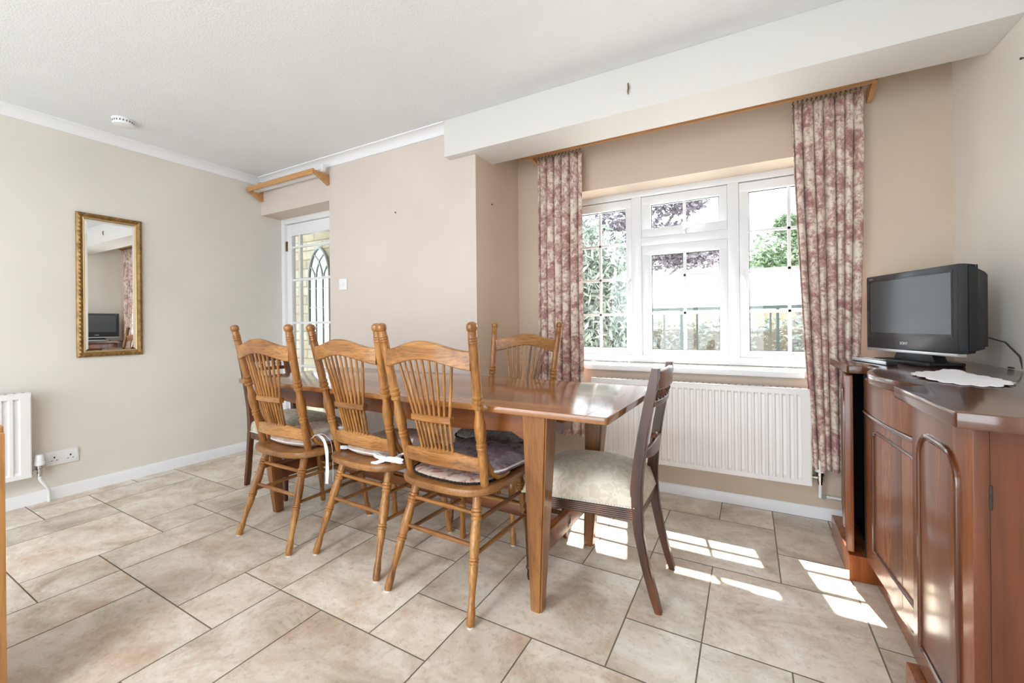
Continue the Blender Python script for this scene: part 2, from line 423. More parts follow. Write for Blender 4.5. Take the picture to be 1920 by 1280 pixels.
# ---- floor with the laid tile pattern
def floor_mesh():
    bm = bmesh.new()
    ly = bm.loops.layers.float_color.new('tone')
    mx, my, X0, Y0 = 0.2518, 0.2505, 0.107, 2.782
    x_lo, x_hi, y_lo, y_hi = XL, XR, YB, YW
    def quad(xa, xb, ya, yb, z, mi, col):
        xa, xb, ya, yb = max(xa, x_lo), min(xb, x_hi), max(ya, y_lo), min(yb, y_hi)
        if xb - xa < 0.003 or yb - ya < 0.003: return
        sk = lambda x, y: y + 0.006 * (0.1 - x)
        vs_ = [bm.verts.new((x, min(sk(x, y), y_hi + 0.03), z)) for x, y in ((xa, ya), (xb, ya), (xb, yb), (xa, yb))]
        f = bm.faces.new(vs_); f.material_index = mi
        for l in f.loops: l[ly] = (*col, 1)
    g = 0.0024
    rnd = random.Random(3)
    for a in range(-30, 31):
        for b in range(-30, 31):
            c0, r0 = -a + 3 * b, 1 + 2 * a + b
            for (dc, dr, w, h) in ((0, 0, 2, 2), (2, 0, 1, 2), (2, 2, 1, 1)):
                c, r = c0 + dc, r0 + dr
                xb = X0 - mx * c; xa = xb - mx * w; yb = Y0 - my * r; ya = yb - my * h
                if xb < x_lo or xa > x_hi or yb < y_lo or ya > y_hi + 0.2: continue
                quad(xa + g, xb - g, ya + g, yb - g, 0.0, 0, (rnd.random(), rnd.random(), rnd.random()))
    quad(x_lo, x_hi, y_lo, y_hi, -0.0016, 1, (0, 0, 0))
    me = bpy.data.meshes.new('floor'); bm.to_mesh(me); bm.free()
    me.materials.append(M['tile']); me.materials.append(M['grout'])
    o = bpy.data.objects.new('floor', me); C.objects.link(o); return S(o)
floor_mesh()
S(MB().box(XL - .1, XR + .1, YB - .1, YG + .12, -0.12, -0.004).build('floor_slab', M['grout']))

# ---- walls and ceiling
T = 0.12
S(MB().box(XL - T, XL, YB - .1, 2.56, 0, ZC).build('wall_left', M['wall_cream']))
S(MB().box(XR, XR + T, YB - .1, YG + .12, 0, ZC).build('wall_right', M['wall_cream']))
S(MB().box(XL - T, XR + T, YB - .1, YG + .12, ZC, ZC + .1).build('ceiling', M['ceiling']))
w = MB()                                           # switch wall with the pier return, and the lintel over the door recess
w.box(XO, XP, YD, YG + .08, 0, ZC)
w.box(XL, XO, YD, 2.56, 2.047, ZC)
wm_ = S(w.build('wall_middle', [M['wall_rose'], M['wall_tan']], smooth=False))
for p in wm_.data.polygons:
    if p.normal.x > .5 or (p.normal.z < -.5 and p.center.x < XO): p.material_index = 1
WX0, WX1, WZ0, WZ1 = -1.235, 0.495, 0.775, 1.965
w = MB()
w.box(XP, WX0, YW, YG + .08, 0, ZC); w.box(WX1, XR, YW, YG + .08, 0, ZC)
w.box(WX0, WX1, YW, YG + .08, 0, WZ0); w.box(WX0, WX1, YW, YG + .08, WZ1, ZC)
S(w.build('wall_window', M['wall_tan'], smooth=False))
w = MB()                                           # rear wall, its wide opening added to let light in
w.box(XL, -3.2, YB - .1, YB, 0, ZC); w.box(0.3, XR, YB - .1, YB, 0, ZC); w.box(-3.2, 0.3, YB - .1, YB, 2.12, ZC)
S(w.build('wall_rear', M['wall_cream'], smooth=False))
S(MB().box(-1.695, XR, 2.175, 2.44, 2.132, ZC, 0.004).build('trim_1', M['beam'], ang=20))
# coving
def coving(name, pts, inward):
    m = MB(); prof = []
    for k in range(8):
        a = k / 7 * PI / 2
        prof.append((0.008 + 0.052 * (1 - math.sin(a)) , ZC - 0.004 - 0.046 * (1 - math.cos(a)) if False else ZC - 0.05 + 0.046 * (1 - math.cos(a)) ))
    # cross-section: wall foot, concave sweep, ceiling lip
    sec = [(0, ZC - 0.058), (0.008, ZC - 0.058)]
    for k in range(9):
        a = k / 8 * PI / 2
        sec.append((0.008 + 0.05 * (1 - math.cos(a)), ZC - 0.052 + 0.044 * math.sin(a)))
    sec += [(0.064, ZC - 0.008), (0.064, ZC), (0, ZC)]
    if inward == 'x': m.prism(sec, 'y', pts[0], pts[1], M=Matrix.Translation((XL, 0, 0)))
    else:
        m.prism([(YD - d, z) for d, z in sec], 'x', pts[0], pts[1])
    return S(m.build(name, M['white_gloss']))
coving('trim_2', (YB, YD), 'x')
coving('trim_3', (XL, -1.695), 'y')
# baseboards
def skirt_sec(h, t): return [(0, 0), (t, 0), (t, h - .012), (t - .006, h), (0, h)]
m = MB(); m.prism([(XL + a, b) for a, b in skirt_sec(0.073, 0.014)], 'y', YB, 2.30); S(m.build('baseboard_left', M['white_gloss']))
m = MB(); m.prism([(YW - a, b) for a, b in skirt_sec(0.062, 0.014)], 'x', XP, XR); S(m.build('baseboard_window', M['white_gloss']))
m = MB(); m.prism([(YD - a, b) for a, b in skirt_sec(0.07, 0.014)], 'x', XO, XP); m.prism([(XP + a, b) for a, b in skirt_sec(0.07, 0.014)], 'y', YD, YW); S(m.build('baseboard_middle', M['white_gloss']))
m = MB(); m.prism([(XR - a, b) for a, b in skirt_sec(0.07, 0.014)], 'y', YB, YW); S(m.build('baseboard_right', M['white_gloss']))

# ---- dining window
def frame_rect(m, x0, x1, z0, z1, wd, y0, y1, bev=0.006):
    m.box(x0, x1, y0, y1, z0, z0 + wd, bev); m.box(x0, x1, y0, y1, z1 - wd, z1, bev)
    m.box(x0, x0 + wd, y0, y1, z0 + wd * .6, z1 - wd * .6, bev); m.box(x1 - wd, x1, y0, y1, z0 + wd * .6, z1 - wd * .6, bev)
win = S(empty('window_1', (0, 0, 0)))
f = MB()
frame_rect(f, WX0, WX1, 0.79, WZ1 + .01, 0.05, 2.992, 3.07)
for a, b in ((-0.706, -0.638), (-0.112, -0.046)):
    f.box(a, b, 2.985, 3.07, 0.83, 1.93, 0.012)
f.box(-0.66, -0.09, 2.990, 3.07, 1.585, 1.645, 0.008)
f.build('window_frame', M['upvc'], win)
def sash(x0, x1, z0, z1, gx0, gx1, gz0, gz1, vb, hbs):
    s_ = MB()
    s_.box(x0, x1, 2.998, 3.06, z0, gz0, .004); s_.box(x0, x1, 2.998, 3.06, gz1, z1, .004)
    s_.box(x0, gx0, 2.998, 3.06, gz0 - .003, gz1 + .003, .004); s_.box(gx1, x1, 2.998, 3.06, gz0 - .003, gz1 + .003, .004)
    fr = s_.build('sash', M['upvc'], win)
    g_ = MB(); g_.box(gx0 - .004, gx1 + .004, YG, YG + .006, gz0 - .004, gz1 + .004); g_.build('pane', M['glass'], fr, smooth=False)
    b_ = MB()
    for x in vb: b_.box(x - .009, x + .009, YG - .006, YG + .012, gz0, gz1, .002)
    for z in hbs: b_.box(gx0, gx1, YG - .006, YG + .012, z - .009, z + .009, .002)
    b_.build('glazing_bars', M['upvc'], fr)
    gk = MB()
    for (a, b, c, d) in ((gx0, gx1, gz0, gz0 + .004), (gx0, gx1, gz1 - .004, gz1), (gx0, gx0 + .004, gz0, gz1), (gx1 - .004, gx1, gz0, gz1)):
        gk.box(a, b, YG - .004, YG, c, d)
    gk.build('gasket', M['dark_hole'], fr, smooth=False)
    return fr
sl = sash(-1.185, -0.706, 0.84, 1.92, -1.14, -0.747, 0.884, 1.862, [-0.94], [1.12, 1.37, 1.617])
sc_ = sash(-0.638, -0.112, 0.828, 1.585, -0.578, -0.160, 0.878, 1.522, [-0.367], [1.124, 1.374])
sv = sash(-0.638, -0.112, 1.645, 1.922, -0.578, -0.158, 1.702, 1.866, [-0.367], [])
sr = sash(-0.046, 0.445, 0.84, 1.92, 0.006, 0.426, 0.880, 1.864, [0.216], [1.124, 1.380, 1.619])
def win_handle(parent, x, z, pts):
    h = MB(); h.box(x - .012, x + .012, 2.982, 2.998, z - .028, z + .028, .004)
    h.tube([(x, 2.975, z)] + pts, [.009] + [.008] * (len(pts) - 1) + [.006], 10, 0.7)
    h.build('handle', M['plastic'], parent)
    MB().lathe((x, 2.972, z), (x, 2.982, z), [(0, .0075), (1, .0075)], 12).build('lock', M['steel'], parent)
win_handle(sl, -0.715, 1.36, [(-0.715, 2.965, 1.355), (-0.73, 2.955, 1.32), (-0.735, 2.955, 1.25)])
win_handle(sr, -0.030, 1.362, [(-0.030, 2.965, 1.355), (-0.012, 2.955, 1.325), (0.0, 2.955, 1.24)])
win_handle(sv, -0.365, 1.668, [(-0.36, 2.965, 1.672), (-0.325, 2.955, 1.685), (-0.24, 2.955, 1.69)])
b = MB(); b.box(-.968, .262, 2.752, 2.80, 0.752, 0.785, .008); b.box(WX0, WX1, 2.79, 3.01, 0.757, 0.785, .003)
b.build('window_sill', M['white_gloss'], win)

# ---- garden door in its recess
dr = S(empty('door_1', (0, 0, 0)))
f = MB(); y0, y1 = 2.42, 2.50
f.box(XL, -3.748, y0, y1, 0, 2.047, .003); f.box(-2.925, XO, y0, y1, 0, 2.047, .003); f.box(-3.748, -2.925, y0, y1, 2.0, 2.047, .003)
f.build('door_frame', M['white_gloss'], dr)
lf = MB()
lx0, lx1, gx0, gx1, gz0, gz1 = -3.745, -2.93, -3.675, -3.02, 0.30, 1.89
lf.box(lx0, gx0, 2.445, 2.485, .01, 1.996, .003); lf.box(gx1, lx1, 2.445, 2.485, .01, 1.996, .003)
lf.box(gx0, gx1, 2.445, 2.485, .01, gz0, .003); lf.box(gx0, gx1, 2.445, 2.485, gz1, 1.996, .003)
leaf = lf.build('door_leaf', M['white_gloss'], dr)
MB().box(gx0, gx1, 2.463, 2.467, gz0, gz1).build('pane', M['glass'], leaf, smooth=False)
bb = MB()
for x in (-3.572, -3.123): bb.box(x - .011, x + .011, 2.45, 2.48, gz0, gz1, .003)
for z in (1.785, 1.484, 1.09, 0.70, 0.41): bb.box(gx0, gx1, 2.452, 2.478, z - .010, z + .010, .003)
bb.build('glazing_bars', M['white_gloss'], leaf)
h = MB()
for z in (1.80, 0.25): h.lathe((-3.752, 2.438, z - .045), (-3.752, 2.438, z + .045), [(0, .006), (.32, .006), (.33, .007), (.36, .006), (.64, .006), (.66, .007), (.68, .006), (1, .006)], 10); h.box(-3.775, -3.73, 2.440, 2.444, z - .045, z + .045)
h.build('door_hinge', M['brass'], leaf)
hd = MB(); hd.box(-2.985, -2.955, 2.436, 2.445, 0.93, 1.10, .003); hd.tube([(-2.97, 2.436, 1.04), (-2.97, 2.40, 1.04), (-3.03, 2.395, 1.04), (-3.08, 2.40, 1.035)], .009, 10)
hd.build('door_handle', M['dark_hole'], leaf)
# unseen glazed doors behind the camera, added to let light in
d2 = S(empty('door_2', (0, 0, 0)))
f = MB()
for a, b in ((-3.2, -3.13), (-2.07, -1.99), (-0.91, -0.83), (0.23, 0.3)): f.box(a, b, YB - .08, YB - .02, 0, 2.12, .004)
f.box(-3.2, .3, YB - .08, YB - .02, 0, .07); f.box(-3.2, .3, YB - .08, YB - .02, 2.04, 2.12)
f.build('door_frame', M['upvc'], d2)
MB().box(-3.15, .25, YB - .055, YB - .05, .05, 2.06).build('pane', M['glass'], d2, smooth=False)

# ------------------------------------------------------------------ radiators
def radiator(name, label, L, H, place, rz, group=None, flutes=30, gap=.034):
    """local: x along the length from 0 to L, y=0 is the wall plane, front toward -y"""
    r = thing(name, label, 'radiator', place, rz, group)
    fy = -0.10; z0, z1 = 0, H
    m = MB()
    # fluted front panel
    prof = []
    n = flutes; pad = 0.035; wd = (L - 2 * pad) / n
    us = [0, 0.002, pad]; ds = [fy + .004, fy, fy]
    for k in range(n):
        a = pad + k * wd
        for t, d in ((.16, 0), (.30, .012), (.70, .012), (.84, 0), (1.0, 0)):
            us.append(a + t * wd); ds.append(fy + d)
    us += [L - .002, L]; ds += [fy, fy + .004]
    zs = [z0, z0 + .003, z0 + .028, z0 + .04, z1 - .04, z1 - .028, z1 - .003, z1]
    grid = []
    for i, z in enumerate(zs):
        row = []
        for u, d in zip(us, ds):
            dd = d if 3 <= i <= 4 else (fy if 0 < i < 7 else fy + .004)
            row.append(m.bm.verts.new((u, dd, z)))
        grid.append(row)
    for A, B in zip(grid, grid[1:]):
        for k in range(len(us) - 1): m.bm.faces.new((A[k], A[k + 1], B[k + 1], B[k]))
    back = [m.bm.verts.new((x, -.035, z)) for x, z in ((0, z0), (L, z0), (L, z1 - .002), (0, z1 - .002))]
    m.bm.faces.new(back)
    m.bm.faces.new([grid[0][k] for k in range(len(us))] + [back[1], back[0]])
    m.bm.faces.new([g[0] for g in grid] + [back[3], back[0]])
    m.bm.faces.new([g[-1] for g in grid] + [back[2], back[1]])
    m.bm.faces.new([grid[-1][k] for k in range(len(us))] + [back[2], back[3]])
    m.build('panel', M['rad'], r, ang=14)
    g = MB(); g.box(-.002, L + .002, fy + .002, -.033, z1 - .002, z1 + .004, .001)
    gr = g.build('top_grille', M['rad'], r)
    k = 0.02
    while k < L - .02:
        s = MB(); s.box(k, k + .010, fy + .022, -.05, z1 + .0035, z1 + .0046); s.build('slot', M['slot_grey'], gr, smooth=False); k += gap
    for xa in (-.003, L - .001):
        e = MB(); e.box(xa, xa + .004, fy + .004, -.036, z0 + .004, z1, .001); e.build('end_panel', M['rad'], r)
    for x in (.12, L - .12):
        br = MB(); br.box(x - .02, x + .02, -.036, -.001, H * .15, H * .85); br.build('wall_bracket', M['rad'], r)
    return r
def valve(parent, x, sgn, zc, pipe, zfloor):
    """valve outside the radiator end at x, sgn = +1 beyond the high-x end"""
    yv = -.068
    v = MB(); v.lathe((x, yv, zc), (x + sgn * .032, yv, zc), [(0, .008), (.3, .008), (.3, .013), (.6, .013), (.6, .009), (1, .009)], 12)
    v.lathe((x + sgn * .037, yv, zc - .034), (x + sgn * .037, yv, zc + .03), [(0, .011), (.3, .011), (.3, .014), (.7, .014), (.75, .018), (1, .018)], 14)
    vb = v.build('valve', M['chrome'], parent)
    h = MB(); h.lathe((x + sgn * .037, yv, zc + .03), (x + sgn * .037, yv, zc + .095), [(0, .018), (.05, .024), (.32, .024), (.34, .021), (.9, .019), (1, .015)], 20)
    h.build('thermostat_head', M['plastic'], vb)
    p = MB(); p.tube(pipe, .0085, 10); p.build('pipe', M['plastic'], parent)
rr = radiator('radiator', 'long white fluted radiator on the wall under the window', 1.19, 0.505, (-0.908, YW, 0.195), 0, 'white panel radiators', 34)
valve(rr, 1.193, 1, 0.043, [(1.23, -.068, .01), (1.23, -.068, -.058), (1.24, -.05, -.066), (1.26, -.02, -.068), (1.45, -.018, -.07), (1.72, -.018, -.07)], 0)
rl = radiator('radiator', 'white fluted radiator on the cream wall beside the double socket', 1.0, 0.496, (XL, -0.19, 0.185), PI / 2, 'white panel radiators', 22)
valve(rl, 1.003, 1, 0.025, [(1.04, -.068, -.008), (1.042, -.068, -.03), (1.075, -.055, -.09), (1.085, -.04, -.115), (1.085, -.04, -.183)], 0)

# ------------------------------------------------------------------ small wall fittings
sk = thing('wall_socket', 'white double wall socket low on the cream wall beside a radiator valve', 'socket', (XL, 0.963, 0.253))
m = MB(); m.box(0, .010, -.074, .074, -.043, .043, .003); m.build('faceplate', M['plastic'], sk)
for yc in (-.036, .036):
    m = MB()
    m.box(.0095, .0105, yc - .0035, yc + .0035, .000, .010); m.box(.0095, .0105, yc - .015, yc - .008, -.016, -.012); m.box(.0095, .0105, yc + .008, yc + .015, -.016, -.012)
    m.build('pin_holes', M['dark_hole'], sk, smooth=False)
for yc in (-.062, .062):
    q = MB(); q.box(.010, .013, yc - .006, yc + .006, .008, .03, .001, M=None); q.build('rocker', M['plastic'], sk)
sw = thing('light_switch', 'single white light switch on the pinkish wall beside the door recess', 'light switch', (-2.721, YD, 1.378))
m = MB(); m.box(-.043, .043, -.009, 0, -.043, .043, .003); m.build('faceplate', M['plastic'], sw)
m = MB(); m.box(-.007, .007, -.0125, -.009, -.014, .014, .001); m.build('rocker', M['plastic'], sw)
m = MB(); m.lathe((-.03, -.0095, 0), (-.03, -.009, 0), [(0, .003), (1, .003)], 8); m.lathe((.03, -.0095, 0), (.03, -.009, 0), [(0, .003), (1, .003)], 8); m.build('screw', M['steel'], sw)
sm = thing('smoke_alarm', 'round white smoke alarm on the ceiling near the cream wall', 'smoke alarm', (-3.42, 1.155, ZC))
m = MB(); m.lathe((0, 0, 0), (0, 0, -.04), [(0, .056), (.2, .056), (.25, .052), (.55, .050), (.6, .054), (.85, .050), (1, .03)], 28); m.build('casing', M['plastic'], sm)
m = MB()
for k in range(20):
    a = k / 20 * 2 * PI; m.box(-.0015, .0015, -.0025, .0025, -.021, -.012, M=Matrix.Rotation(a, 4, 'Z') @ Matrix.Translation((.0505, 0, 0)))
m.build('vent_slots', M['dark_hole'], sm, smooth=False)
hk = thing('picture_hook', 'small twisted brass hook screwed to the white beam', 'hook', (-0.522, 2.175, 2.245))
m = MB(); m.tube([(0, 0.0, .03), (0, -.006, .022), (.003, -.008, .0), (-.001, -.007, -.015), (0, -.004, -.03)], [.002, .004, .005, .004, .002], 8); m.build('hook_body', M['brass'], hk)
for nm, lb, loc, dr_ in (('wall_nail', 'small bent nail in the pinkish wall above the chairs', (-2.18, YD, 1.86), (0.012, -.012, -.006)), ('wall_nail', 'small dark screw in the side of the pier beside the window', (XP, 2.42, 1.86), (.01, 0, 0)), ('wall_nail', 'small nail high on the cream wall above the television', (XR, 2.19, 1.98), (-.012, -.004, -.002))):
    t_ = MB(); l = Vector(loc); t_.lathe(l, l + Vector(dr_), [(0, .0022), (.8, .0022), (.8, .0045), (1, .0045)], 8)
    tag(t_.build(nm, M['dark_hole']), lb, 'nail', 'nails left in the walls')

cl = thing('added_fitting', 'flush round white ceiling fitting, added unseen for the fill lamp', 'ceiling light', (-1.3, -0.75, ZC))  # invented casing over the added fill lamp
m = MB(); m.lathe((0, 0, 0), (0, 0, -.05), [(0, .30), (.5, .31), (1, .27)], 32); m.build('casing', M['plastic'], cl)
# ------------------------------------------------------------------ gilt wall mirror
mi = thing('wall_mirror', 'tall narrow mirror in an ornate gilt frame hanging on the cream wall', 'mirror', (XL, 1.203, 1.343))
hw, hh, fwid = 0.170, 0.472, 0.040
fr = MB()
def mitre(m, inner, outer, x0, x1, x2):
    iw, ih = inner; ow, oh = outer
    A = [(-ow, -oh), (ow, -oh), (ow, oh), (-ow, oh)]; B = [(-iw, -ih), (iw, -ih), (iw, ih), (-iw, ih)]
    mw, mh = (iw + ow) / 2, (ih + oh) / 2
    Cc = [(-mw, -mh), (mw, -mh), (mw, mh), (-mw, mh)]
    ro = [m.bm.verts.new((0, a, b)) for a, b in A]; r1 = [m.bm.verts.new((x0, a, b)) for a, b in A]
    r2 = [m.bm.verts.new((x1, a, b)) for a, b in Cc]; r3 = [m.bm.verts.new((x2, a, b)) for a, b in B]; r4 = [m.bm.verts.new((0, a, b)) for a, b in B]
    rings = [ro, r1, r2, r3, r4]
    for P, Q in zip(rings, rings[1:]):
        for k in range(4): m.bm.faces.new((P[k], P[(k + 1) % 4], Q[(k + 1) % 4], Q[k]))
mitre(fr, (hw - fwid + .008, hh - fwid + .008), (hw, hh), .014, .024, .016)
frame = fr.build('frame', M['gilt'], mi, ang=10)
cv = MB()
def leaf_bead(cx, cy, ang):
    b = bmesh.new(); bmesh.ops.create_icosphere(b, subdivisions=1, radius=1)
    mt = Matrix.Translation((.021, cx, cy)) @ Matrix.Rotation(ang, 4, 'X') @ Matrix.Diagonal((.007, .0055, .0125, 1))
    cv.add(b, mt)
n_ = 34
for k in range(n_):
    z = -hh + .02 + (2 * hh - .04) * k / (n_ - 1)
    leaf_bead(-hw + .014, z, .6); leaf_bead(hw - .014, z, .6)
for k in range(12):
    y = -hw + .03 + (2 * hw - .06) * k / 11
    leaf_bead(y, -hh + .014, PI / 2 + .6); leaf_bead(y, hh - .014, PI / 2 + .6)
cv.build('carving', M['gilt'], frame)
ie = MB(); mitre(ie, (hw - fwid, hh - fwid), (hw - fwid + .010, hh - fwid + .010), .018, .020, .012); ie.build('inner_edge', M['gilt_plain'], frame, ang=10)
mg = MB(); iw, ih = hw - fwid + .004, hh - fwid + .004; bw = .018
o_ = [mg.bm.verts.new((.008, a, b)) for a, b in ((-iw, -ih), (iw, -ih), (iw, ih), (-iw, ih))]
i_ = [mg.bm.verts.new((.0105, a, b)) for a, b in ((-iw + bw, -ih + bw), (iw - bw, -ih + bw), (iw - bw, ih - bw), (-iw + bw, ih - bw))]
b_ = [mg.bm.verts.new((.002, a, b)) for a, b in ((-iw, -ih), (iw, -ih), (iw, ih), (-iw, ih))]
for k in range(4): mg.bm.faces.new((o_[k], o_[(k + 1) % 4], i_[(k + 1) % 4], i_[k])); mg.bm.faces.new((b_[k], b_[(k + 1) % 4], o_[(k + 1) % 4], o_[k]))
mg.bm.faces.new(i_); mg.bm.faces.new(b_[::-1])
mg.build('mirror_glass', M['silver_leaf'], mi, smooth=False)

# ------------------------------------------------------------------ pelmet board over the garden door
pb = thing('pelmet_board', 'pine curtain board on two wedge brackets above the garden door', 'curtain rail', (0, 0, 0))
m = MB(); m.box(-3.77, -2.885, 2.095, 2.112, 2.222, 2.262, .003); m.build('board', M['pine'], pb)
for x in (-3.765, -2.885):
    m = MB(); m.prism([(2.112, 2.250), (2.112, 2.225), (2.222, 2.165), (2.235, 2.165), (2.235, 2.250)], 'x', x - .012, x + .012, .002); m.build('bracket', M['pine'], pb)
m = MB(); m.box(-3.76, -2.90, 2.15, 2.19, 2.232, 2.246, .002); m.build('curtain_track', M['plastic'], pb)
cu = thing('curtain_track_end', 'clear and white plastic curtain fitting above the end of the pelmet board', 'curtain fitting', (-2.90, 2.17, 2.252))
m = MB(); m.tube([(0, 0, .022), (.012, 0, .034), (.03, 0, .03), (.034, 0, .012), (.02, 0, .004), (.004, 0, .008)], .004, 8, cyc=True); m.box(-.03, .05, -.012, .012, 0, .005, .001); m.box(.02, .05, -.012, .014, .006, .055, .004); m.build('fitting_body', M['plastic'], cu)
dk = thing('rolled_cord', 'dark bundled cord lying behind the pelmet board in the ceiling corner', 'cord', (-3.70, 2.17, 2.25))
m = MB()
for k in range(5):
    m.tube([(.05 * math.cos(a) + .004 * k, .022 * math.sin(a), .014 + .006 * k + .004 * math.sin(3 * a + k)) for a in [i / 14 * 2 * PI for i in range(14)]], .0055, 6, cyc=True)
m.build('cord_loops', M['mahog'], dk)

# ------------------------------------------------------------------ window pelmet board and curtains
wb = thing('pelmet_board', 'pine curtain board with brackets behind the white beam over the window', 'curtain rail', (0, 0, 0))
m = MB(); m.box(-1.40, 0.55, 2.66, 2.676, 2.217, 2.25, .003); m.build('board', M['pine'], wb)
for x in (-1.33, 0.548):
    m = MB(); m.prism([(2.676, 2.245), (2.66, 2.22), (2.785, 2.175 if x > 0 else 2.21), (2.80, 2.175 if x > 0 else 2.21), (2.80, 2.245)], 'x', x - .011, x + .011, .002); m.build('bracket', M['pine'], wb)
m = MB(); m.box(-1.38, 0.53, 2.70, 2.715, 2.238, 2.252, .002); tr = m.build('curtain_track', M['plastic'], wb)

def curtain(name, label, x0t, x1t, x0b, x1b, zt, zb, folds, seed, yc=2.724):
    root = thing(name, label, 'curtain', ((x0t + x1t) / 2, yc, zb), 0, 'toile window curtains')
    ox, oy, oz = (x0t + x1t) / 2, yc, zb
    rnd = random.Random(seed)
    nu, nv = folds * 14, 60
    ph = [rnd.uniform(-1.1, 1.1) for _ in range(folds + 2)]; am = [rnd.uniform(.35, 1.1) for _ in range(folds + 2)]
    bm = bmesh.new(); uvl = bm.loops.layers.uv.new('UVMap'); V = []; UV = []
    for j in range(nv + 1):
        v = j / nv; z = zt + (zb - zt) * v
        a = x0t + (x0b - x0t) * v ** 1.4; b = x1t + (x1b - x1t) * v ** 1.4
        row = []
        ru = []
        for i in range(nu + 1):
            u = i / nu; k = u * folds
            ki = int(min(k, folds - 1)); fr_ = k - ki
            A = am[ki] * (1 - fr_) + am[ki + 1] * fr_; P = ph[ki] * (1 - fr_) + ph[ki + 1] * fr_
            amp = (.018 + .028 * min(1, v * 4)) * A
            w_ = 2 * PI * k + P * (0.6 + 0.7 * v) + .25 * math.sin(5 * v + ki)
            y = oy - .004 + amp * .8 * math.sin(w_) * (1 if v > .03 else .8) - .008 * math.sin(2 * w_ + 1) * A
            x = a + (b - a) * (u + .25 / folds * A * math.cos(w_) * .55 * (.4 + .6 * min(1, v * 3)))
            zz = z + (.006 * math.sin(k * 3.1) if j == nv else 0) + .004 * math.sin(w_) * (1 - v) * (j == 0)
            row.append(bm.verts.new((x - ox, y - oy, zz - oz))); ru.append((u * (b - a) * 2.2 + seed, z))
        V.append(row); UV.append(ru)
    for j in range(nv):
        for i in range(nu):
            f = bm.faces.new((V[j][i], V[j][i + 1], V[j + 1][i + 1], V[j + 1][i])); f.smooth = True
            for l, (jj, ii) in zip(f.loops, ((j, i), (j, i + 1), (j + 1, i + 1), (j + 1, i))): l[uvl].uv = UV[jj][ii]
    me = bpy.data.meshes.new('cloth'); bm.to_mesh(me); bm.free(); me.materials.append(M['toile'])
    o = bpy.data.objects.new('cloth', me); C.objects.link(o); o.parent = root
    s = o.modifiers.new('thick', 'SOLIDIFY'); s.thickness = .003
    hd_ = MB()
    n = folds * 2 + 1
    for k in range(n):
        x = x0t + (x1t - x0t) * (k + .5) / n - ox
        hd_.tube([(x, -.004, zt - oz - .012), (x - .004, -.012, zt - oz + .004), (x, -.006, zt - oz + .016), (x + .004, 0, zt - oz + .012)], .0035, 6)
    hd_.build('curtain_hooks', M['brass'], root)
    return root
curtain('curtain', 'narrow pink toile curtain hanging between the pier and the window', -1.292, -0.965, -1.298, -0.958, 2.214, 0.305, 6, 3)
curtain('curtain', 'pink toile curtain whose foot hangs behind the sideboard', 0.208, 0.512, 0.287, 0.47, 2.214, 0.285, 7, 8)

# ------------------------------------------------------------------ oak chairs
WT, YT_, WB_, YB_, WR, YR, WF, YF = .225, -.277, .188, -.151, .205, -.272, .198, .21
SEATZ = .455
def post_prof():
    # t from the seat (z .44) to the knob top (z 1.068)
    return [(0, .0155), (.04, .0165), (.20, .0175), (.235, .0165), (.245, .0205), (.255, .0205), (.26, .0175), (.27, .0205), (.28, .0205), (.285, .0165),
            (.31, .020), (.36, .0225), (.41, .0205), (.455, .0145), (.48, .0135), (.495, .015), (.50, .020), (.515, .020), (.52, .016), (.53, .0205), (.545, .0205), (.55, .0165), (.56, .020), (.57, .0200), (.575, .017),
            (.62, .0175), (.70, .0175), (.86, .0175), (.88, .0165), (.885, .0185), (.892, .0165), (.90, .0185), (.907, .0165), (.915, .0182), (.922, .0165), (.935, .0165), (.95, .0155), (.957, .019), (.975, .0205), (.99, .018), (1.0, .009)]
def leg_prof():
    # t from the foot (0) to the seat (1)
    return [(0, .012), (.02, .0150), (.09, .0155), (.17, .0115), (.25, .0125), (.36, .0165), (.42, .0170), (.43, .0150), (.438, .0185), (.448, .0185), (.455, .0150), (.463, .0185), (.473, .0185), (.48, .0155),
            (.55, .0190), (.65, .0195), (.70, .0170), (.76, .0165), (.77, .0200), (.785, .0200), (.79, .0165), (.80, .0200), (.815, .0200), (.82, .0165), (.83, .0205), (.845, .0205), (.85, .0170), (.92, .0175), (1.0, .0150)]
def lerp(a, b, t): return Vector(a) + (Vector(b) - Vector(a)) * t
def backpt(x, z, bow=.035):
    """centre of the bent back at height z"""
    t = (z - SEATZ) / (1.065 - SEATZ)
    yy = YB_ + (YT_ - YB_) * t
    hw_ = WB_ + (WT - WB_) * t
    return yy - bow * max(0, 1 - (x / hw_) ** 2)
def seat_outline(n=56):
    pts = []
    for k in range(n):
        a = 2 * PI * k / n
        c, s_ = math.cos(a), math.sin(a)
        e = .62
        px = math.copysign(abs(c) ** e, c); py = math.copysign(abs(s_) ** e, s_)
        hx = .232 - .006 * py
        pts.append((hx * px, -.006 + .232 * py))
    return pts
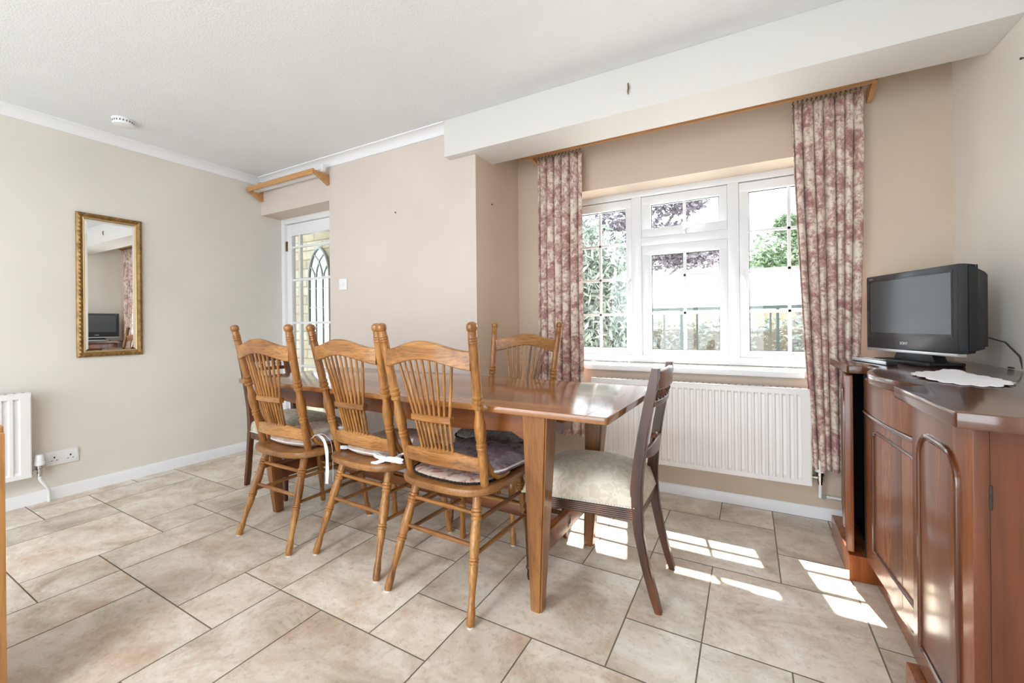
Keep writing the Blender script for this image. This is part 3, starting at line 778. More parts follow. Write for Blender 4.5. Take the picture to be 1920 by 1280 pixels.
def make_oak_chair(name, label, loc, rz):
    root = thing(name, label, 'chair', (loc[0], loc[1], 0), rz, 'oak spindle-back dining chairs')
    # saddle seat
    out = seat_outline(); m = MB(); prev = None
    rings = []
    for (f, z) in ((.93, SEATZ - .036), (.985, SEATZ - .028), (1.0, SEATZ - .016), (.985, SEATZ - .004), (.95, SEATZ), (.80, SEATZ - .002), (.55, SEATZ - .005), (.25, SEATZ - .006)):
        rings.append([m.bm.verts.new((x * f, y * f, z)) for x, y in out])
    for A, B in zip(rings, rings[1:]):
        for k in range(len(out)): m.bm.faces.new((A[k], A[(k + 1) % len(out)], B[(k + 1) % len(out)], B[k]))
    m.bm.faces.new(rings[0][::-1]); m.bm.faces.new(rings[-1])
    m.build('seat', M['oak_y'], root)
    for s in (-1, 1):
        p0, p1 = Vector((s * WB_, YB_, SEATZ - .006)), Vector((s * WT, YT_, 1.068))
        m = MB(); m.lathe(p0, p1, post_prof(), 18); m.build('back_post', M['oak'], root)
        for (fx, fy_, tx, ty) in ((s * WR, YR, s * .150, -.145), (s * WF, YF, s * .155, .150)):
            m = MB(); m.lathe((fx, fy_, .004), (tx, ty, SEATZ - .024), leg_prof(), 16); lg = m.build('leg', M['oak'], root)
            m = MB(); m.lathe((fx, fy_, 0), (fx, fy_, .005), [(0, .011), (1, .0125)], 14); m.build('foot_glide', M['plastic'], lg)
        m = MB(); pr = lerp(p0, p1, .24)
        m.tube([pr + Vector((0, .012, 0)), (s * .194, -.142, .53), (s * .197, -.118, .492), (s * .203, -.085, .468), (s * .206, -.045, .463), (s * .207, -.01, .468)], [.010, .012, .012, .011, .010, .008], 10, .8)
        m.build('hip_brace', M['oak'], root)
    def P(kind, s, z):
        a, b = {'R': ((s * WR, YR, 0), (s * .150, -.145, SEATZ - .024)), 'F': ((s * WF, YF, 0), (s * .155, .150, SEATZ - .024))}[kind]
        return lerp(a, b, z / (SEATZ - .024))
    rp = [(0, .006), (.06, .0075), (.5, .0095), (.94, .0075), (1, .006)]
    for z in (.245, .350):
        m = MB(); m.lathe(P('R', -1, z), P('R', 1, z), rp, 10); m.build('stretcher', M['oak_x'], root)
        m = MB(); m.lathe(P('F', -1, z + .01), P('F', 1, z + .01), rp, 10); m.build('stretcher', M['oak_x'], root)
    for s in (-1, 1):
        for z in (.215, .322):
            m = MB(); m.lathe(P('R', s, z), P('F', s, z), rp, 10); m.build('stretcher', M['oak_y'], root)
    # crest rail, lower rail, small middle rail
    def us(h, n=25): return [-h + 2 * h * k / (n - 1) for k in range(n)]
    hw1 = .208
    m = MB(); m.bent(us(hw1), lambda x: backpt(x, .95), lambda x: .902 + .030 * math.cos(x / hw1 * PI / 2) ** 1.5 - .006 * abs(x / hw1), lambda x: .966 + .036 * (0.5 + 0.5 * math.cos(min(1, abs(x) / hw1) * PI)), .020)
    m.build('crest_rail', M['oak_x'], root)
    hw2 = .186
    m = MB(); m.bent(us(hw2), lambda x: backpt(x, .54, .030), lambda x: .508 + .004 * math.cos(x / hw2 * PI / 2), lambda x: .562 + .020 * (0.5 + 0.5 * math.cos(min(1, (abs(x) / hw2) ** 1.2) * PI)), .018)
    m.build('lower_rail', M['oak_x'], root)
    m = MB(); m.bent(us(.098, 13), lambda x: backpt(x, .705), lambda x: .690, lambda x: .716, .024)
    m.build('middle_rail', M['oak_x'], root)
    n = 9
    for k in range(n):
        t = -1 + 2 * k / (n - 1)
        xb, xm, xt = .076 * t, .087 * t, .132 * t
        zt = .918 + .012 * math.cos(t * PI / 2)
        m = MB(); m.tube([(xb, backpt(xb, .57, .030), .572), (xm, backpt(xm, .705), .703), ((xm + xt) / 2, backpt((xm + xt) / 2, .81), .812), (xt, backpt(xt, .93), zt + .006)], [.0052, .0056, .0062, .005], 8)
        m.build('spindle', M['oak'], root)
    return root
# the three chairs on the near side and the one by the window
OAK = [((-1.055, 1.504), math.radians(-1.9), 'oak spindle-back chair carrying a mauve blue cushion on a tapestry pad'),
       ((-1.551, 1.543), math.radians(-2.5), 'oak spindle-back chair with a white ribbon bow tied round its post'),
       ((-2.068, 1.483), math.radians(-.4), 'oak spindle-back chair with two loose white ribbon ends dangling beside its seat'),
       ((-1.182, 1.999), math.radians(177.3), 'oak spindle-back chair standing between the table and the window')]
chairs = [make_oak_chair('oak_dining_chair', lb, p, rz) for p, rz, lb in OAK]

# ------------------------------------------------------------------ cushions on the chairs
def cushion_mesh(hx, hy, th, e=.5, puff=.5, seed=0, n=56, rings=9, cy=0.0):
    m = MB(); rs = []
    rnd = random.Random(seed)
    def ring(f, z):
        o = []
        for k in range(n):
            a = 2 * PI * k / n; c, s_ = math.cos(a), math.sin(a)
            px = math.copysign(abs(c) ** e, c); py = math.copysign(abs(s_) ** e, s_)
            w_ = 1 + .012 * math.sin(7 * a + seed) + .01 * math.sin(13 * a + 2 * seed)
            zz = z + (.0015 * math.sin(9 * a + seed) if f < .9 else 0)
            o.append(m.bm.verts.new((hx * px * f * w_, cy + hy * py * f * w_, zz)))
        return o
    fs = [(.55, 0), (.90, 0.001), (.965, th * .22), (1.0, th * .42), (.985, th * .55), (.90, th * .80), (.72, th * .95), (.45, th), (.18, th * (1 - .06 * puff))]
    for f, z in fs: rs.append(ring(f, z))
    for A, B in zip(rs, rs[1:]):
        for k in range(n): m.bm.faces.new((A[k], A[(k + 1) % n], B[(k + 1) % n], B[k]))
    m.bm.faces.new(rs[0][::-1]); m.bm.faces.new(rs[-1])
    return m
def at(chair, x, y, z):
    c = chair.location; a = chair.rotation_euler[2]
    return (c.x + x * math.cos(a) - y * math.sin(a), c.y + x * math.sin(a) + y * math.cos(a), z)
def cushion(name, label, chair, x, y, z, rz, hx, hy, th, mat, seed, group, e=.5, lace=False, piping=None):
    root = thing(name, label, 'cushion', at(chair, x, y, z), chair.rotation_euler[2] + rz, group)
    b = cushion_mesh(hx, hy, th, e, seed=seed).build('pad', mat, root, ang=80)
    if piping:
        pts = []
        for k in range(56):
            a = 2 * PI * k / 56; c, s_ = math.cos(a), math.sin(a)
            w_ = 1 + .012 * math.sin(7 * a + seed) + .01 * math.sin(13 * a + 2 * seed)
            pts.append((hx * math.copysign(abs(c) ** e, c) * w_, hy * math.copysign(abs(s_) ** e, s_) * w_, th * .42))
        q = MB(); q.tube(pts, .004, 6, cyc=True); q.build('piping', piping, b)
    if lace:
        q = MB(); n = 84
        for k in range(n):
            a = 2 * PI * k / n; c, s_ = math.cos(a), math.sin(a)
            px, py = hx * 1.015 * math.copysign(abs(c) ** e, c), hy * 1.015 * math.copysign(abs(s_) ** e, s_)
            bb_ = bmesh.new(); bmesh.ops.create_icosphere(bb_, subdivisions=1, radius=.0052); q.add(bb_, Matrix.Translation((px, py, th * .3)))
        q.tube([(hx * 1.01 * math.copysign(abs(math.cos(a)) ** e, math.cos(a)), hy * 1.01 * math.copysign(abs(math.sin(a)) ** e, math.sin(a)), th * .3) for a in [2 * PI * i / 60 for i in range(60)]], .003, 5, cyc=True)
        q.build('crochet_edging', M['lace'], b)
    return root
def ribbon(parent, pts, wd=.008, side=(0, 0, 1), name='ribbon'):
    """flat tape following pts, its width held along side"""
    pts = [Vector(p) for p in pts]; sm_ = []
    for a, b, c, d in zip([pts[0]] + pts[:-2], pts[:-1], pts[1:], pts[2:] + [pts[-1]]):
        for k in range(4):
            t = k / 4; sm_.append(.5 * ((2 * b) + (c - a) * t + (2 * a - 5 * b + 4 * c - d) * t * t + (3 * b - a - 3 * c + d) * t ** 3))
    sm_.append(pts[-1]); m = MB(); rows = []; S_ = Vector(side)
    for i, p in enumerate(sm_):
        t = (sm_[min(i + 1, len(sm_) - 1)] - sm_[max(i - 1, 0)]).normalized()
        w_ = S_ - t * S_.dot(t)
        w_ = (w_.normalized() if w_.length > .05 else t.orthogonal().normalized()); n_ = t.cross(w_) * .0009
        w_ = w_ * wd * (1 + .12 * math.sin(i * 1.3))
        rows.append([m.bm.verts.new(p + q) for q in (-w_ - n_, w_ - n_, w_ + n_, -w_ + n_)])
    for A, B in zip(rows, rows[1:]):
        for k in range(4): m.bm.faces.new((A[k], A[(k + 1) % 4], B[(k + 1) % 4], B[k]))
    m.bm.faces.new(rows[0][::-1]); m.bm.faces.new(rows[-1])
    return m.build(name, M['white_fabric'], parent)
cz = SEATZ
k1 = cushion('seat_cushion', 'peach checked seat cushion whose white ties hang loose beside the chair seat', chairs[2], 0, .035, cz, 0, .198, .20, .052, M['check'], 1, 'peach checked tie-on cushions', .6, piping=M['white_fabric'])
k2 = cushion('seat_cushion', 'peach checked seat cushion tied with a white bow to its chair post', chairs[1], 0, .035, cz, 0, .194, .20, .052, M['check'], 2, 'peach checked tie-on cushions', .6, piping=M['white_fabric'])
# ties (children of the cushions; coordinates relative to the cushion base)
ribbon(k1, [(.15, -.16, .02), (.18, -.185, .045), (.205, -.165, .07), (.232, -.14, .05), (.246, -.13, -.01), (.250, -.13, -.10), (.252, -.135, -.17)], .009, (1, .3, 0))
ribbon(k1, [(.19, -.165, .065), (.222, -.13, .07), (.244, -.105, .03), (.252, -.10, -.05), (.258, -.105, -.165)], .009, (.8, -.6, 0))
ribbon(k2, [(.13, -.18, .012), (.165, -.215, .018), (.20, -.205, .022), (.215, -.175, .03), (.20, -.155, .03), (.175, -.165, .028)])
ribbon(k2, [(.165, -.215, .02), (.13, -.232, .03), (.10, -.222, .034), (.125, -.212, .028), (.165, -.213, .022)])
ribbon(k2, [(.165, -.215, .02), (.135, -.240, .006), (.105, -.242, -.002)])
ribbon(k2, [(.17, -.213, .022), (.215, -.215, .03), (.245, -.19, .018), (.225, -.195, .012), (.18, -.21, .018)])
ribbon(k2, [(.20, -.18, .03), (.235, -.15, .05), (.245, -.13, .10)], .004)
ribbon(k2, [(-.15, -.17, .015), (-.185, -.20, .02), (-.205, -.185, .03), (-.212, -.17, .04)])
ribbon(k2, [(-.175, -.175, .105), (-.195, -.21, .112), (-.213, -.19, .112), (-.208, -.165, .11), (-.185, -.165, .108)])
k3 = cushion('seat_pad', 'pink tapestry seat pad with black crochet edge under a mauve blue cushion', chairs[0], 0, -.01, cz, 0, .195, .185, .018, M['tapestry'], 5, 'cushions stacked on one oak chair', .6, lace=True)
k4 = cushion('seat_cushion', 'mauve blue cushion lying on top of a pink tapestry pad', chairs[0], .045, .050, cz + .018, -.05, .195, .175, .060, M['blue_cloth'], 6, 'cushions stacked on one oak chair', .42, piping=M['white_fabric'])
k5 = cushion('seat_pad', 'grey woven seat pad with black crochet edge on the chair by the window', chairs[3], 0, .01, cz + .0, 0, .21, .20, .055, M['grey_cloth'], 7, 'crochet edged pads', .55, lace=True)

# ------------------------------------------------------------------ mahogany chairs
def make_mahogany(name, label, loc, rz, fabric, lean=1.0, kick=1.0):
    """local: faces +y; posts stand at y=0 (seat level)"""
    root = thing(name, label, 'chair', (loc[0], loc[1], 0), rz, 'mahogany dining chairs with stuffed seats')
    hw = .155
    prof = [(-.072, 0), (-.055, .06), (-.028, .16), (-.006, .27), (.004, .37), (.004, .44), (-.004, .52), (-.022, .64), (-.044, .76), (-.066, .86), (-.070, .893)]
    prof = [(y * (lean if z > .44 else kick), z) for y, z in prof]
    wid = [.024, .028, .032, .036, .042, .044, .042, .038, .036, .034, .028]
    for s in (-1, 1):
        m = MB(); L = []
        for (y, z), w_ in zip(prof, wid):
            xo = s * (hw + (.004 if z < .3 else -.0)); t = .030
            L.append([m.bm.verts.new(q) for q in ((xo - t / 2, y - w_ / 2, z), (xo + t / 2, y - w_ / 2, z), (xo + t / 2, y + w_ / 2, z), (xo - t / 2, y + w_ / 2, z))])
        for A, B in zip(L, L[1:]):
            for k in range(4): m.bm.faces.new((A[k], A[(k + 1) % 4], B[(k + 1) % 4], B[k]))
        m.bm.faces.new(L[0][::-1]); m.bm.faces.new(L[-1])
        bmesh.ops.bevel(m.bm, geom=[e for e in m.bm.edges if abs((e.verts[0].co - e.verts[1].co).normalized().z) > .7], offset=.004, segments=2, affect='EDGES')
        m.build('back_post', M['mahog'], root, ang=50)
        m = MB(); m.lathe((s * .195, .435, 0), (s * .195, .435, .36), [(0, .011), (.05, .014), (.10, .012), (.14, .018), (.17, .014), (.55, .020), (.70, .022), (.74, .017), (.77, .025), (.80, .018), (.83, .026), (.88, .020), (1, .024)], 16)
        m.build('front_leg', M['mahog'], root)
    # seat rails (reeded)
    for s in (-1, 1):
        m = MB()
        a, b = Vector((s * hw, .012, 0)), Vector((s * .205, .445, 0))
        d = (b - a).normalized(); nrm = Vector((d.y, -d.x, 0)) * s
        for k in range(5):
            z = .326 + .0075 * k
            m.tube([a + Vector((0, 0, z)) + nrm * .008, b + Vector((0, 0, z)) + nrm * .008], .0052, 8)
        pts = [a + nrm * .006, b + nrm * .006, b - nrm * .02, a - nrm * .02]
        m.prism([(p.x, p.y) for p in pts], 'z', .322, .366)
        m.build('side_rail', M['mahog'], root)
    m = MB(); m.box(-.205, .205, .428, .455, .322, .366, .004); m.build('front_rail', M['mahog'], root)
    m = MB(); m.box(-hw, hw, -.010, .016, .322, .366, .003); m.build('rear_rail', M['mahog'], root)
    # stuffed seat
    m = MB(); n = 14; V = []
    def wdt(t): return (hw + .006) + (.212 - hw - .006) * t
    N = 20
    prof_u = [(-1.0, .0), (-1.02, .03), (-1.0, .065)] + [(-.96 + 1.92 * k / N, None) for k in range(N + 1)] + [(1.0, .065), (1.02, .03), (1.0, .0)]
    rows = []
    for j in range(N + 1):
        t = j / N; y = -.012 + .475 * t; row = []
        ed = 1 - max(0, abs(2 * t - 1)) ** 5
        for (u, h_) in prof_u:
            if h_ is None:
                h_ = .078 + .054 * (1 - (u / .96) ** 2) ** .7 * (.35 + .65 * ed) * (.55 + .45 * math.sin(PI * min(1, t * 1.0 + .08)))
            hh_ = h_ * (ed ** .25 if ed > 0 else 0) if h_ > 0.01 else h_
            row.append(m.bm.verts.new((u * wdt(t), y, .362 + hh_)))
        rows.append(row)
    for A, B in zip(rows, rows[1:]):
        for k in range(len(prof_u) - 1): m.bm.faces.new((A[k], A[k + 1], B[k + 1], B[k]))
        m.bm.faces.new((A[-1], A[0], B[0], B[-1]))
    m.bm.faces.new(rows[0]); m.bm.faces.new(rows[-1][::-1])
    so = m.build('seat', fabric, root, ang=70)
    for s in (-1, 1):
        q = MB()
        for k in range(44):
            t = k / 43; q.lathe((s * (wdt(t) * 1.018), -.01 + .468 * t, .368), (s * (wdt(t) * 1.018 + .004), -.01 + .468 * t, .368), [(0, .0035), (1, .002)], 6)
        q.build('braid', M['white_fabric'], so)
    # crest: curved tablet, rope lattice, small rail, lower rail
    def bc(z): 
        return -.070 + (z - .893) * .2 if z > .8 else -.022 - (z - .64) * .19
    m = MB(); us_ = [-hw + 2 * hw * k / 14 for k in range(15)]
    m.bent(us_, lambda x: -.070 * lean - .018 * (1 - (x / hw) ** 2), lambda x: .812, lambda x: .882 + .004 * math.cos(x / hw * PI / 2), .018); m.build('crest_rail', M['mahog'], root)
    m = MB(); m.bent(us_, lambda x: -.056 * lean - .016 * (1 - (x / hw) ** 2), lambda x: .748, lambda x: .772, .018); m.build('back_rail', M['mahog'], root)
    for k in range(7):
        x = -.12 + .24 * k / 6; yb = -.056 * lean - .016 * (1 - (x / hw) ** 2)
        m = MB(); m.lathe((x, yb - .002, .770), (x, yb - .010, .814), [(0, .005), (.12, .009), (.25, .004), (.4, .008), (.5, .0095), (.6, .008), (.75, .004), (.88, .009), (1, .005)], 10); m.build('baluster', M['mahog'], root)
    m = MB(); m.bent(us_, lambda x: -.020 * lean - .016 * (1 - (x / hw) ** 2), lambda x: .555 - .016 * math.cos(x / hw * PI / 2), lambda x: .585 + .014 * math.cos(x / hw * PI / 2) ** 3, .018); m.build('lower_rail', M['mahog'], root)
    m = MB(); m.lathe((-.03, -.036, .612), (.03, -.036, .612), [(0, .007), (.1, .012), (.2, .008), (.5, .013), (.8, .008), (.9, .012), (1, .007)], 12); m.build('ornament', M['mahog'], root)
    return root
make_mahogany('upholstered_chair', 'mahogany chair with cream damask seat beside the long radiator', (-0.368, 1.775), PI / 2, M['damask'])
make_mahogany('upholstered_chair', 'mahogany chair with shade-darkened cream damask seat at the table end by the cream wall', (-2.905, 1.785), -PI / 2, M['damask_shaded'], 1.7, .6)

# ------------------------------------------------------------------ dining table
ang = math.radians(-1.5)
tb = thing('dining_table', 'long polished wooden refectory table with tapered legs, six chairs around it', 'table', (-0.392, 1.318, 0), ang)
# local: x from 0 (right end) to -LT, y from 0 (near edge) to WT_
LT, WT_, ZT = 2.21, 0.752, 0.76
m = MB(); e = .05
pts = []
for cx, cy, a0 in ((-e, e, -90), (-e, WT_ - e, 0), (-LT + e, WT_ - e, 90), (-LT + e, e, 180)):
    rr_ = .012 if cx == -e else .045
    ccx = -rr_ if cx == -e else -LT + rr_; ccy = rr_ if cy == e else WT_ - rr_
    for k in range(6): a = math.radians(a0 + 18 * k); pts.append((ccx + rr_ * math.cos(a), ccy + rr_ * math.sin(a)))
m.prism(pts, 'z', ZT - .024, ZT, .004)
top = m.build('tabletop', M['table'], tb, ang=30)
m = MB()
m.box(-.0745, -.0730, .002, WT_ - .002, ZT - .0005, ZT + .0002)
m.box(-LT + .10, -.075, WT_ / 2 - .0006, WT_ / 2 + .0006, ZT - .0005, ZT + .0002)
m.build('board_joint', M['mould'], top, smooth=False)
legs = [(-.252, .040, 1, 1), (-.252, WT_ - .052, 1, -1), (-2.035, .052, -1, 1), (-2.035, WT_ - .052, -1, -1)]
for lx, ly_, sx, sy in legs:
    # outer corner at the top; foot tucked inward
    m = MB(); ox, oy = lx + .008 * sx, ly_ - .030 * sy
    tw, bw_ = .096, .044
    top_c = [(ox + sx * .025, oy), (ox + sx * .025 - sx * tw, oy), (ox + sx * .025 - sx * tw, oy + sy * tw), (ox + sx * .025, oy + sy * tw)]
    fx, fy2 = ox - sx * .038, oy + sy * .068
    bot = [(fx, fy2), (fx - sx * bw_, fy2), (fx - sx * bw_, fy2 + sy * bw_), (fx, fy2 + sy * bw_)]
    vb = [m.bm.verts.new((x, y, 0.0)) for x, y in bot]; vt = [m.bm.verts.new((x, y, ZT - .024)) for x, y in top_c]
    m.bm.faces.new(vb[::-1]); m.bm.faces.new(vt)
    for k in range(4): m.bm.faces.new((vb[k], vb[(k + 1) % 4], vt[(k + 1) % 4], vt[k]))
    bmesh.ops.bevel(m.bm, geom=[e for e in m.bm.edges if abs((e.verts[0].co - e.verts[1].co).normalized().z) > .7], offset=.006, segments=2, affect='EDGES')
    m.build('leg', M['table_leg'], tb, ang=30)
def apron_poly(x0, x1, zt, zb):
    P_ = [(x0, zt), (x1, zt)]; n = 48; bot = []
    for k in range(n + 1):
        t = k / n; x = x1 + (x0 - x1) * t; s_ = abs(2 * t - 1)
        z = zb - .004 + .010 * math.cos(2 * PI * (t * 2))
        if s_ > .94: z = zb - .030
        elif s_ > .88: z = zb + .010 - .040 * ((s_ - .88) / .06)
        bot.append((x, z))
    return P_ + bot
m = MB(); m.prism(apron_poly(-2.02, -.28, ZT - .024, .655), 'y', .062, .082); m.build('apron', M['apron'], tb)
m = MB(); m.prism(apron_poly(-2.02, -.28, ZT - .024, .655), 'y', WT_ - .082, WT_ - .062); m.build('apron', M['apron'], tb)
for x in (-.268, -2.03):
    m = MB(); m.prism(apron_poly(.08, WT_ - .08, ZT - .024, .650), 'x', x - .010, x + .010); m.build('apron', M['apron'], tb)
for yy in (.17, WT_ - .17):
    m = MB(); m.prism([(-.258, .736), (-.258, .690), (-.225, .688), (-.19, .700), (-.14, .706), (-.10, .712), (-.07, .728), (-.07, .736)], 'y', yy - .014, yy + .014, .002); m.build('bracket', M['table_leg'], tb)
for x in (-.305, -1.99):
    m = MB(); m.box(x - .014, x + .014, .10, WT_ - .10, .185, .262, .004); m.build('stretcher', M['apron'], tb)
m = MB(); m.box(-2.01, -.29, WT_ / 2 - .022, WT_ / 2 + .022, .195, .245, .004); st = m.build('stretcher', M['apron'], tb)
m = MB(); m.box(-.291, -.288, WT_ / 2 - .006, WT_ / 2 + .006, .210, .230); m.build('mortise', M['dark_hole'], st, smooth=False)

# ------------------------------------------------------------------ sideboard
sb = thing('sideboard', 'large mahogany serpentine-front sideboard carrying the television and a lace doily', 'sideboard', (0, 0, 0))
ZS = .875
Yc, Hb = 1.885, .255                       # centre and half width of the bowed middle
def bow(y, base=.437, sag=.072): return base - sag * max(0.0, 1 - ((y - Yc) / Hb) ** 2)
# top outline
P_ = [(XR - .004, 1.165), (.445, 1.165), (.40, 1.175), (.366, 1.185), (.362, 1.20), (.360, 1.585), (.366, 1.603), (.40, 1.606), (.425, 1.612), (.437, 1.630)]
for k in range(1, 24):
    y = Yc - Hb + 2 * Hb * k / 24; P_.append((bow(y), y))
P_ += [(.437, 2.142), (.425, 2.190), (.405, 2.222), (.364, 2.226), (.357, 2.236), (.356, 2.645), (.362, 2.658), (XR - .004, 2.662)]
m = MB(); m.prism(P_, 'z', ZS - .034, ZS, .005); m.build('top', M['side_y'], sb, ang=30)
# plinth
Pp = [(XR - .01, 1.215), (.378, 1.215), (.378, 1.575), (.445, 1.585)]
for k in range(1, 12):
    y = 1.63 + .51 * k / 12; Pp.append((.446, y))
Pp += [(.440, 2.19), (.352, 2.185), (.350, 2.60), (XR - .01, 2.60)]
m = MB(); m.prism(Pp, 'z', 0, .105, .004); m.build('plinth', M['side'], sb, ang=30)
# carcass: solid near wing and centre, open far cupboard
m = MB(); m.box(.425, XR - .004, 1.222, 1.590, .105, ZS - .034); m.build('cupboard_body', M['side_dark'], sb, smooth=False)
cp = [(XR - .004, 1.590), (.452, 1.590)] + [(bow(Yc - Hb + 2 * Hb * k / 16, .455, .040), Yc - Hb + 2 * Hb * k / 16) for k in range(17)] + [(.452, 2.185), (XR - .004, 2.185)]
m = MB(); m.prism(cp, 'z', .105, ZS - .034); m.build('cupboard_body', M['side'], sb, smooth=False)
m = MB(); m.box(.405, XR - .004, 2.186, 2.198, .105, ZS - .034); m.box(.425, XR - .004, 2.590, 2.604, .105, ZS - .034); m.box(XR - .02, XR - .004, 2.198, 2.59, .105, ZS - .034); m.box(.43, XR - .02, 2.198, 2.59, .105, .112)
m.build('cupboard_body', M['shade_int'], sb, smooth=False)
def arch_loop(y0, y1, z0, z1, r, xf, n=8):
    pts = [(xf(y0), y0, z0), (xf(y1), y1, z0)] if False else []
    ys = [y0 + (y1 - y0) * k / 12 for k in range(13)]
    pts += [(xf(y), y, z0) for y in ys]
    for k in range(n + 1): a = k / n * PI / 2; y = y1 - r + r * math.cos(a); pts.append((xf(y), y, z1 - r + r * math.sin(a)))
    yt = [y1 - r - (y1 - y0 - 2 * r) * k / 8 for k in range(1, 8)]
    pts += [(xf(y), y, z1) for y in yt]
    for k in range(n + 1): a = PI / 2 + k / n * PI / 2; y = y0 + r + r * math.cos(a); pts.append((xf(y), y, z1 - r + r * math.sin(a)))
    pts.append((xf(y0), y0, (z0 + z1) / 2))
    return pts
def flat_door(parent_loc, hinge_y, w, rz, label=None):
    """door leaf local: origin at the hinge, running toward -y (w), thickness toward +x (0..t), front face at x=0"""
    d = empty_door = bpy.data.objects.new('door', None)
    return d
def wing_door(yh, xh, wdt_, sgn, rz, lab=None):
    bmx = MB(); t = .026
    bmx.box(0, t, min(0, sgn * wdt_), max(0, sgn * wdt_), .118, .836, .003)
    me_o = bmx.build('door', [M['side'], M['side_dark']], sb, label=lab)
    for p in me_o.data.polygons:
        if abs(p.normal.y) > .7 and sgn > 0: p.material_index = 1
    me_o.location = (xh, yh, 0); me_o.rotation_euler = (0, 0, rz)
    y0, y1 = sorted((sgn * .066, sgn * (wdt_ - .066)))
    q = MB(); lp = arch_loop(y0, y1, .19, .765, .07, lambda y: -.001)
    q.tube(lp, .0075, 8, .8, cyc=True); q.build('moulding', M['mould'], me_o)
    lp2 = arch_loop(y0 + .012, y1 - .012, .202, .753, .06, lambda y: 0)
    q = MB(); q.prism([(b, c) for a, b, c in lp2], 'x', -.003, .004, .001); q.build('panel', M['side'], me_o)
    return me_o
nd = wing_door(1.218, .398, .370, 1, 0)
q = MB()
for z in (.70, .22): q.lathe((.0265, .001, z - .025), (.0265, .001, z + .025), [(0, .0025), (.3, .0028), (.32, .0035), (.36, .0028), (.64, .0028), (.66, .0035), (.7, .0028), (1, .0025)], 10)
q.build('hinge', M['dark_hole'], nd)
fd = wing_door(2.598, .398, .412, -1, math.radians(-7.6), 'far cupboard door standing ajar')
def cf(y): return .396 + .07 * max(0, 2.15 - y)
def bulge(y): return .022 * max(0, 1 - ((y - Yc) / Hb) ** 2)
# centre: bowed drawer, bead, bowed door
ysn = [Yc - Hb + .012 + (2 * Hb - .024) * k / 24 for k in range(25)]
m = MB(); m.bent(ysn, lambda y: cf(y) - bulge(y) + .011, lambda y: .712, lambda y: .836, .022, axis='y'); m.build('drawer', M['side'], sb)
m = MB(); m.tube([(cf(y) - bulge(y) * .6 - .001, y, .704) for y in ysn], .0085, 10, 1); m.build('bead_moulding', M['mould'], sb)
m = MB(); m.bent(ysn, lambda y: cf(y) + .011, lambda y: .118, lambda y: .694, .022, axis='y'); cdoor = m.build('door', M['side'], sb)
q = MB(); q.tube(arch_loop(1.66, 2.035, .205, .650, .03, lambda y: cf(y) - .001), .007, 8, .8, cyc=True); q.build('moulding', M['mould'], cdoor)

# ------------------------------------------------------------------ television, doily
e_dir = Vector((.363, -.932, 0)).normalized()      # left to right along the face
tvc = Vector((.604, 2.425, ZS))
rz = math.atan2(e_dir.y, e_dir.x)
tv = thing('television', 'small black flat television standing on the sideboard', 'television', tvc, rz)
W2, z0, z1 = .248, .044, .395     # local: x along the face, -y toward the viewer
m = MB(); m.box(-W2, W2, -.012, .022, z0 + .012, z1, .006); m.build('front_bezel', M['bezel'], tv)
m = MB(); m.box(-W2 + .030, W2 - .030, -.0135, -.010, z0 + .085, z1 - .030); m.build('screen', M['screen'], tv, smooth=False)
m = MB()
for a, b, c, d in ((-W2 + .024, W2 - .024, z0 + .077, z0 + .0785), (-W2 + .024, W2 - .024, z1 - .0245, z1 - .023), (-W2 + .024, -W2 + .0255, z0 + .077, z1 - .023), (W2 - .0255, W2 - .024, z0 + .077, z1 - .023)): m.box(a, b, -.0135, -.0115, c, d)
m.build('screen_rim', M['black'], tv, smooth=False)
m = MB(); m.box(-W2 + .004, W2 - .004, -.014, .018, z0, z0 + .013, .003); m.build('silver_strip', M['steel'], tv)
m = MB(); L_ = []
for (y, s_, zz0, zz1) in ((.022, 1.0, z0 + .012, z1), (.055, .985, z0 + .016, z1 - .004), (.060, .965, z0 + .022, z1 - .014), (.105, .90, z0 + .03, z1 - .03), (.118, .84, z0 + .045, z1 - .06)):
    L_.append([m.bm.verts.new((x, y, z)) for x, z in ((-W2 * s_, zz0), (W2 * s_, zz0), (W2 * s_, zz1), (-W2 * s_, zz1))])
for A, B in zip(L_, L_[1:]):
    for k in range(4): m.bm.faces.new((A[k], A[(k + 1) % 4], B[(k + 1) % 4], B[k]))
m.bm.faces.new(L_[0][::-1]); m.bm.faces.new(L_[-1])
bmesh.ops.bevel(m.bm, geom=[e for e in m.bm.edges if abs((e.verts[0].co - e.verts[1].co).normalized().y) > .5], offset=.010, segments=3, affect='EDGES')
m.build('back_shell', M['black'], tv, ang=25)
m = MB(); m.prism([(-.11, .014), (.11, .014), (.085, .062), (-.085, .062)], 'y', .012, .060, .003); m.build('stand_neck', M['black'], tv)
m = MB(); m.prism([(-.155, -.04), (-.13, -.058), (.13, -.058), (.155, -.04), (.150, .09), (.10, .11), (-.10, .11), (-.150, .09)], 'z', 0, .015, .005); m.build('stand_base', M['black'], tv)
m = MB(); m.tube([(.20, .115, .12), (.235, .15, .10), (.275, .16, .05), (.28, .165, .006), (.26, .18, .004), (.20, .19, .004)], .0028, 8); m.build('power_cable', M['black'], tv)
def text_mesh(txt, size, name, mat, parent, loc, rot):
    c = bpy.data.curves.new('t', 'FONT'); c.body = txt; c.size = size; c.extrude = .0003; c.align_x = 'CENTER'
    o = bpy.data.objects.new('t', c); C.objects.link(o)
    bpy.context.view_layer.update()
    me = bpy.data.meshes.new_from_object(o.evaluated_get(bpy.context.evaluated_depsgraph_get()))
    bpy.data.objects.remove(o); bpy.data.curves.remove(c)
    me.materials.clear(); me.materials.append(mat)
    n = bpy.data.objects.new(name, me); C.objects.link(n); n.parent = parent; n.location = loc; n.rotation_euler = rot; return n
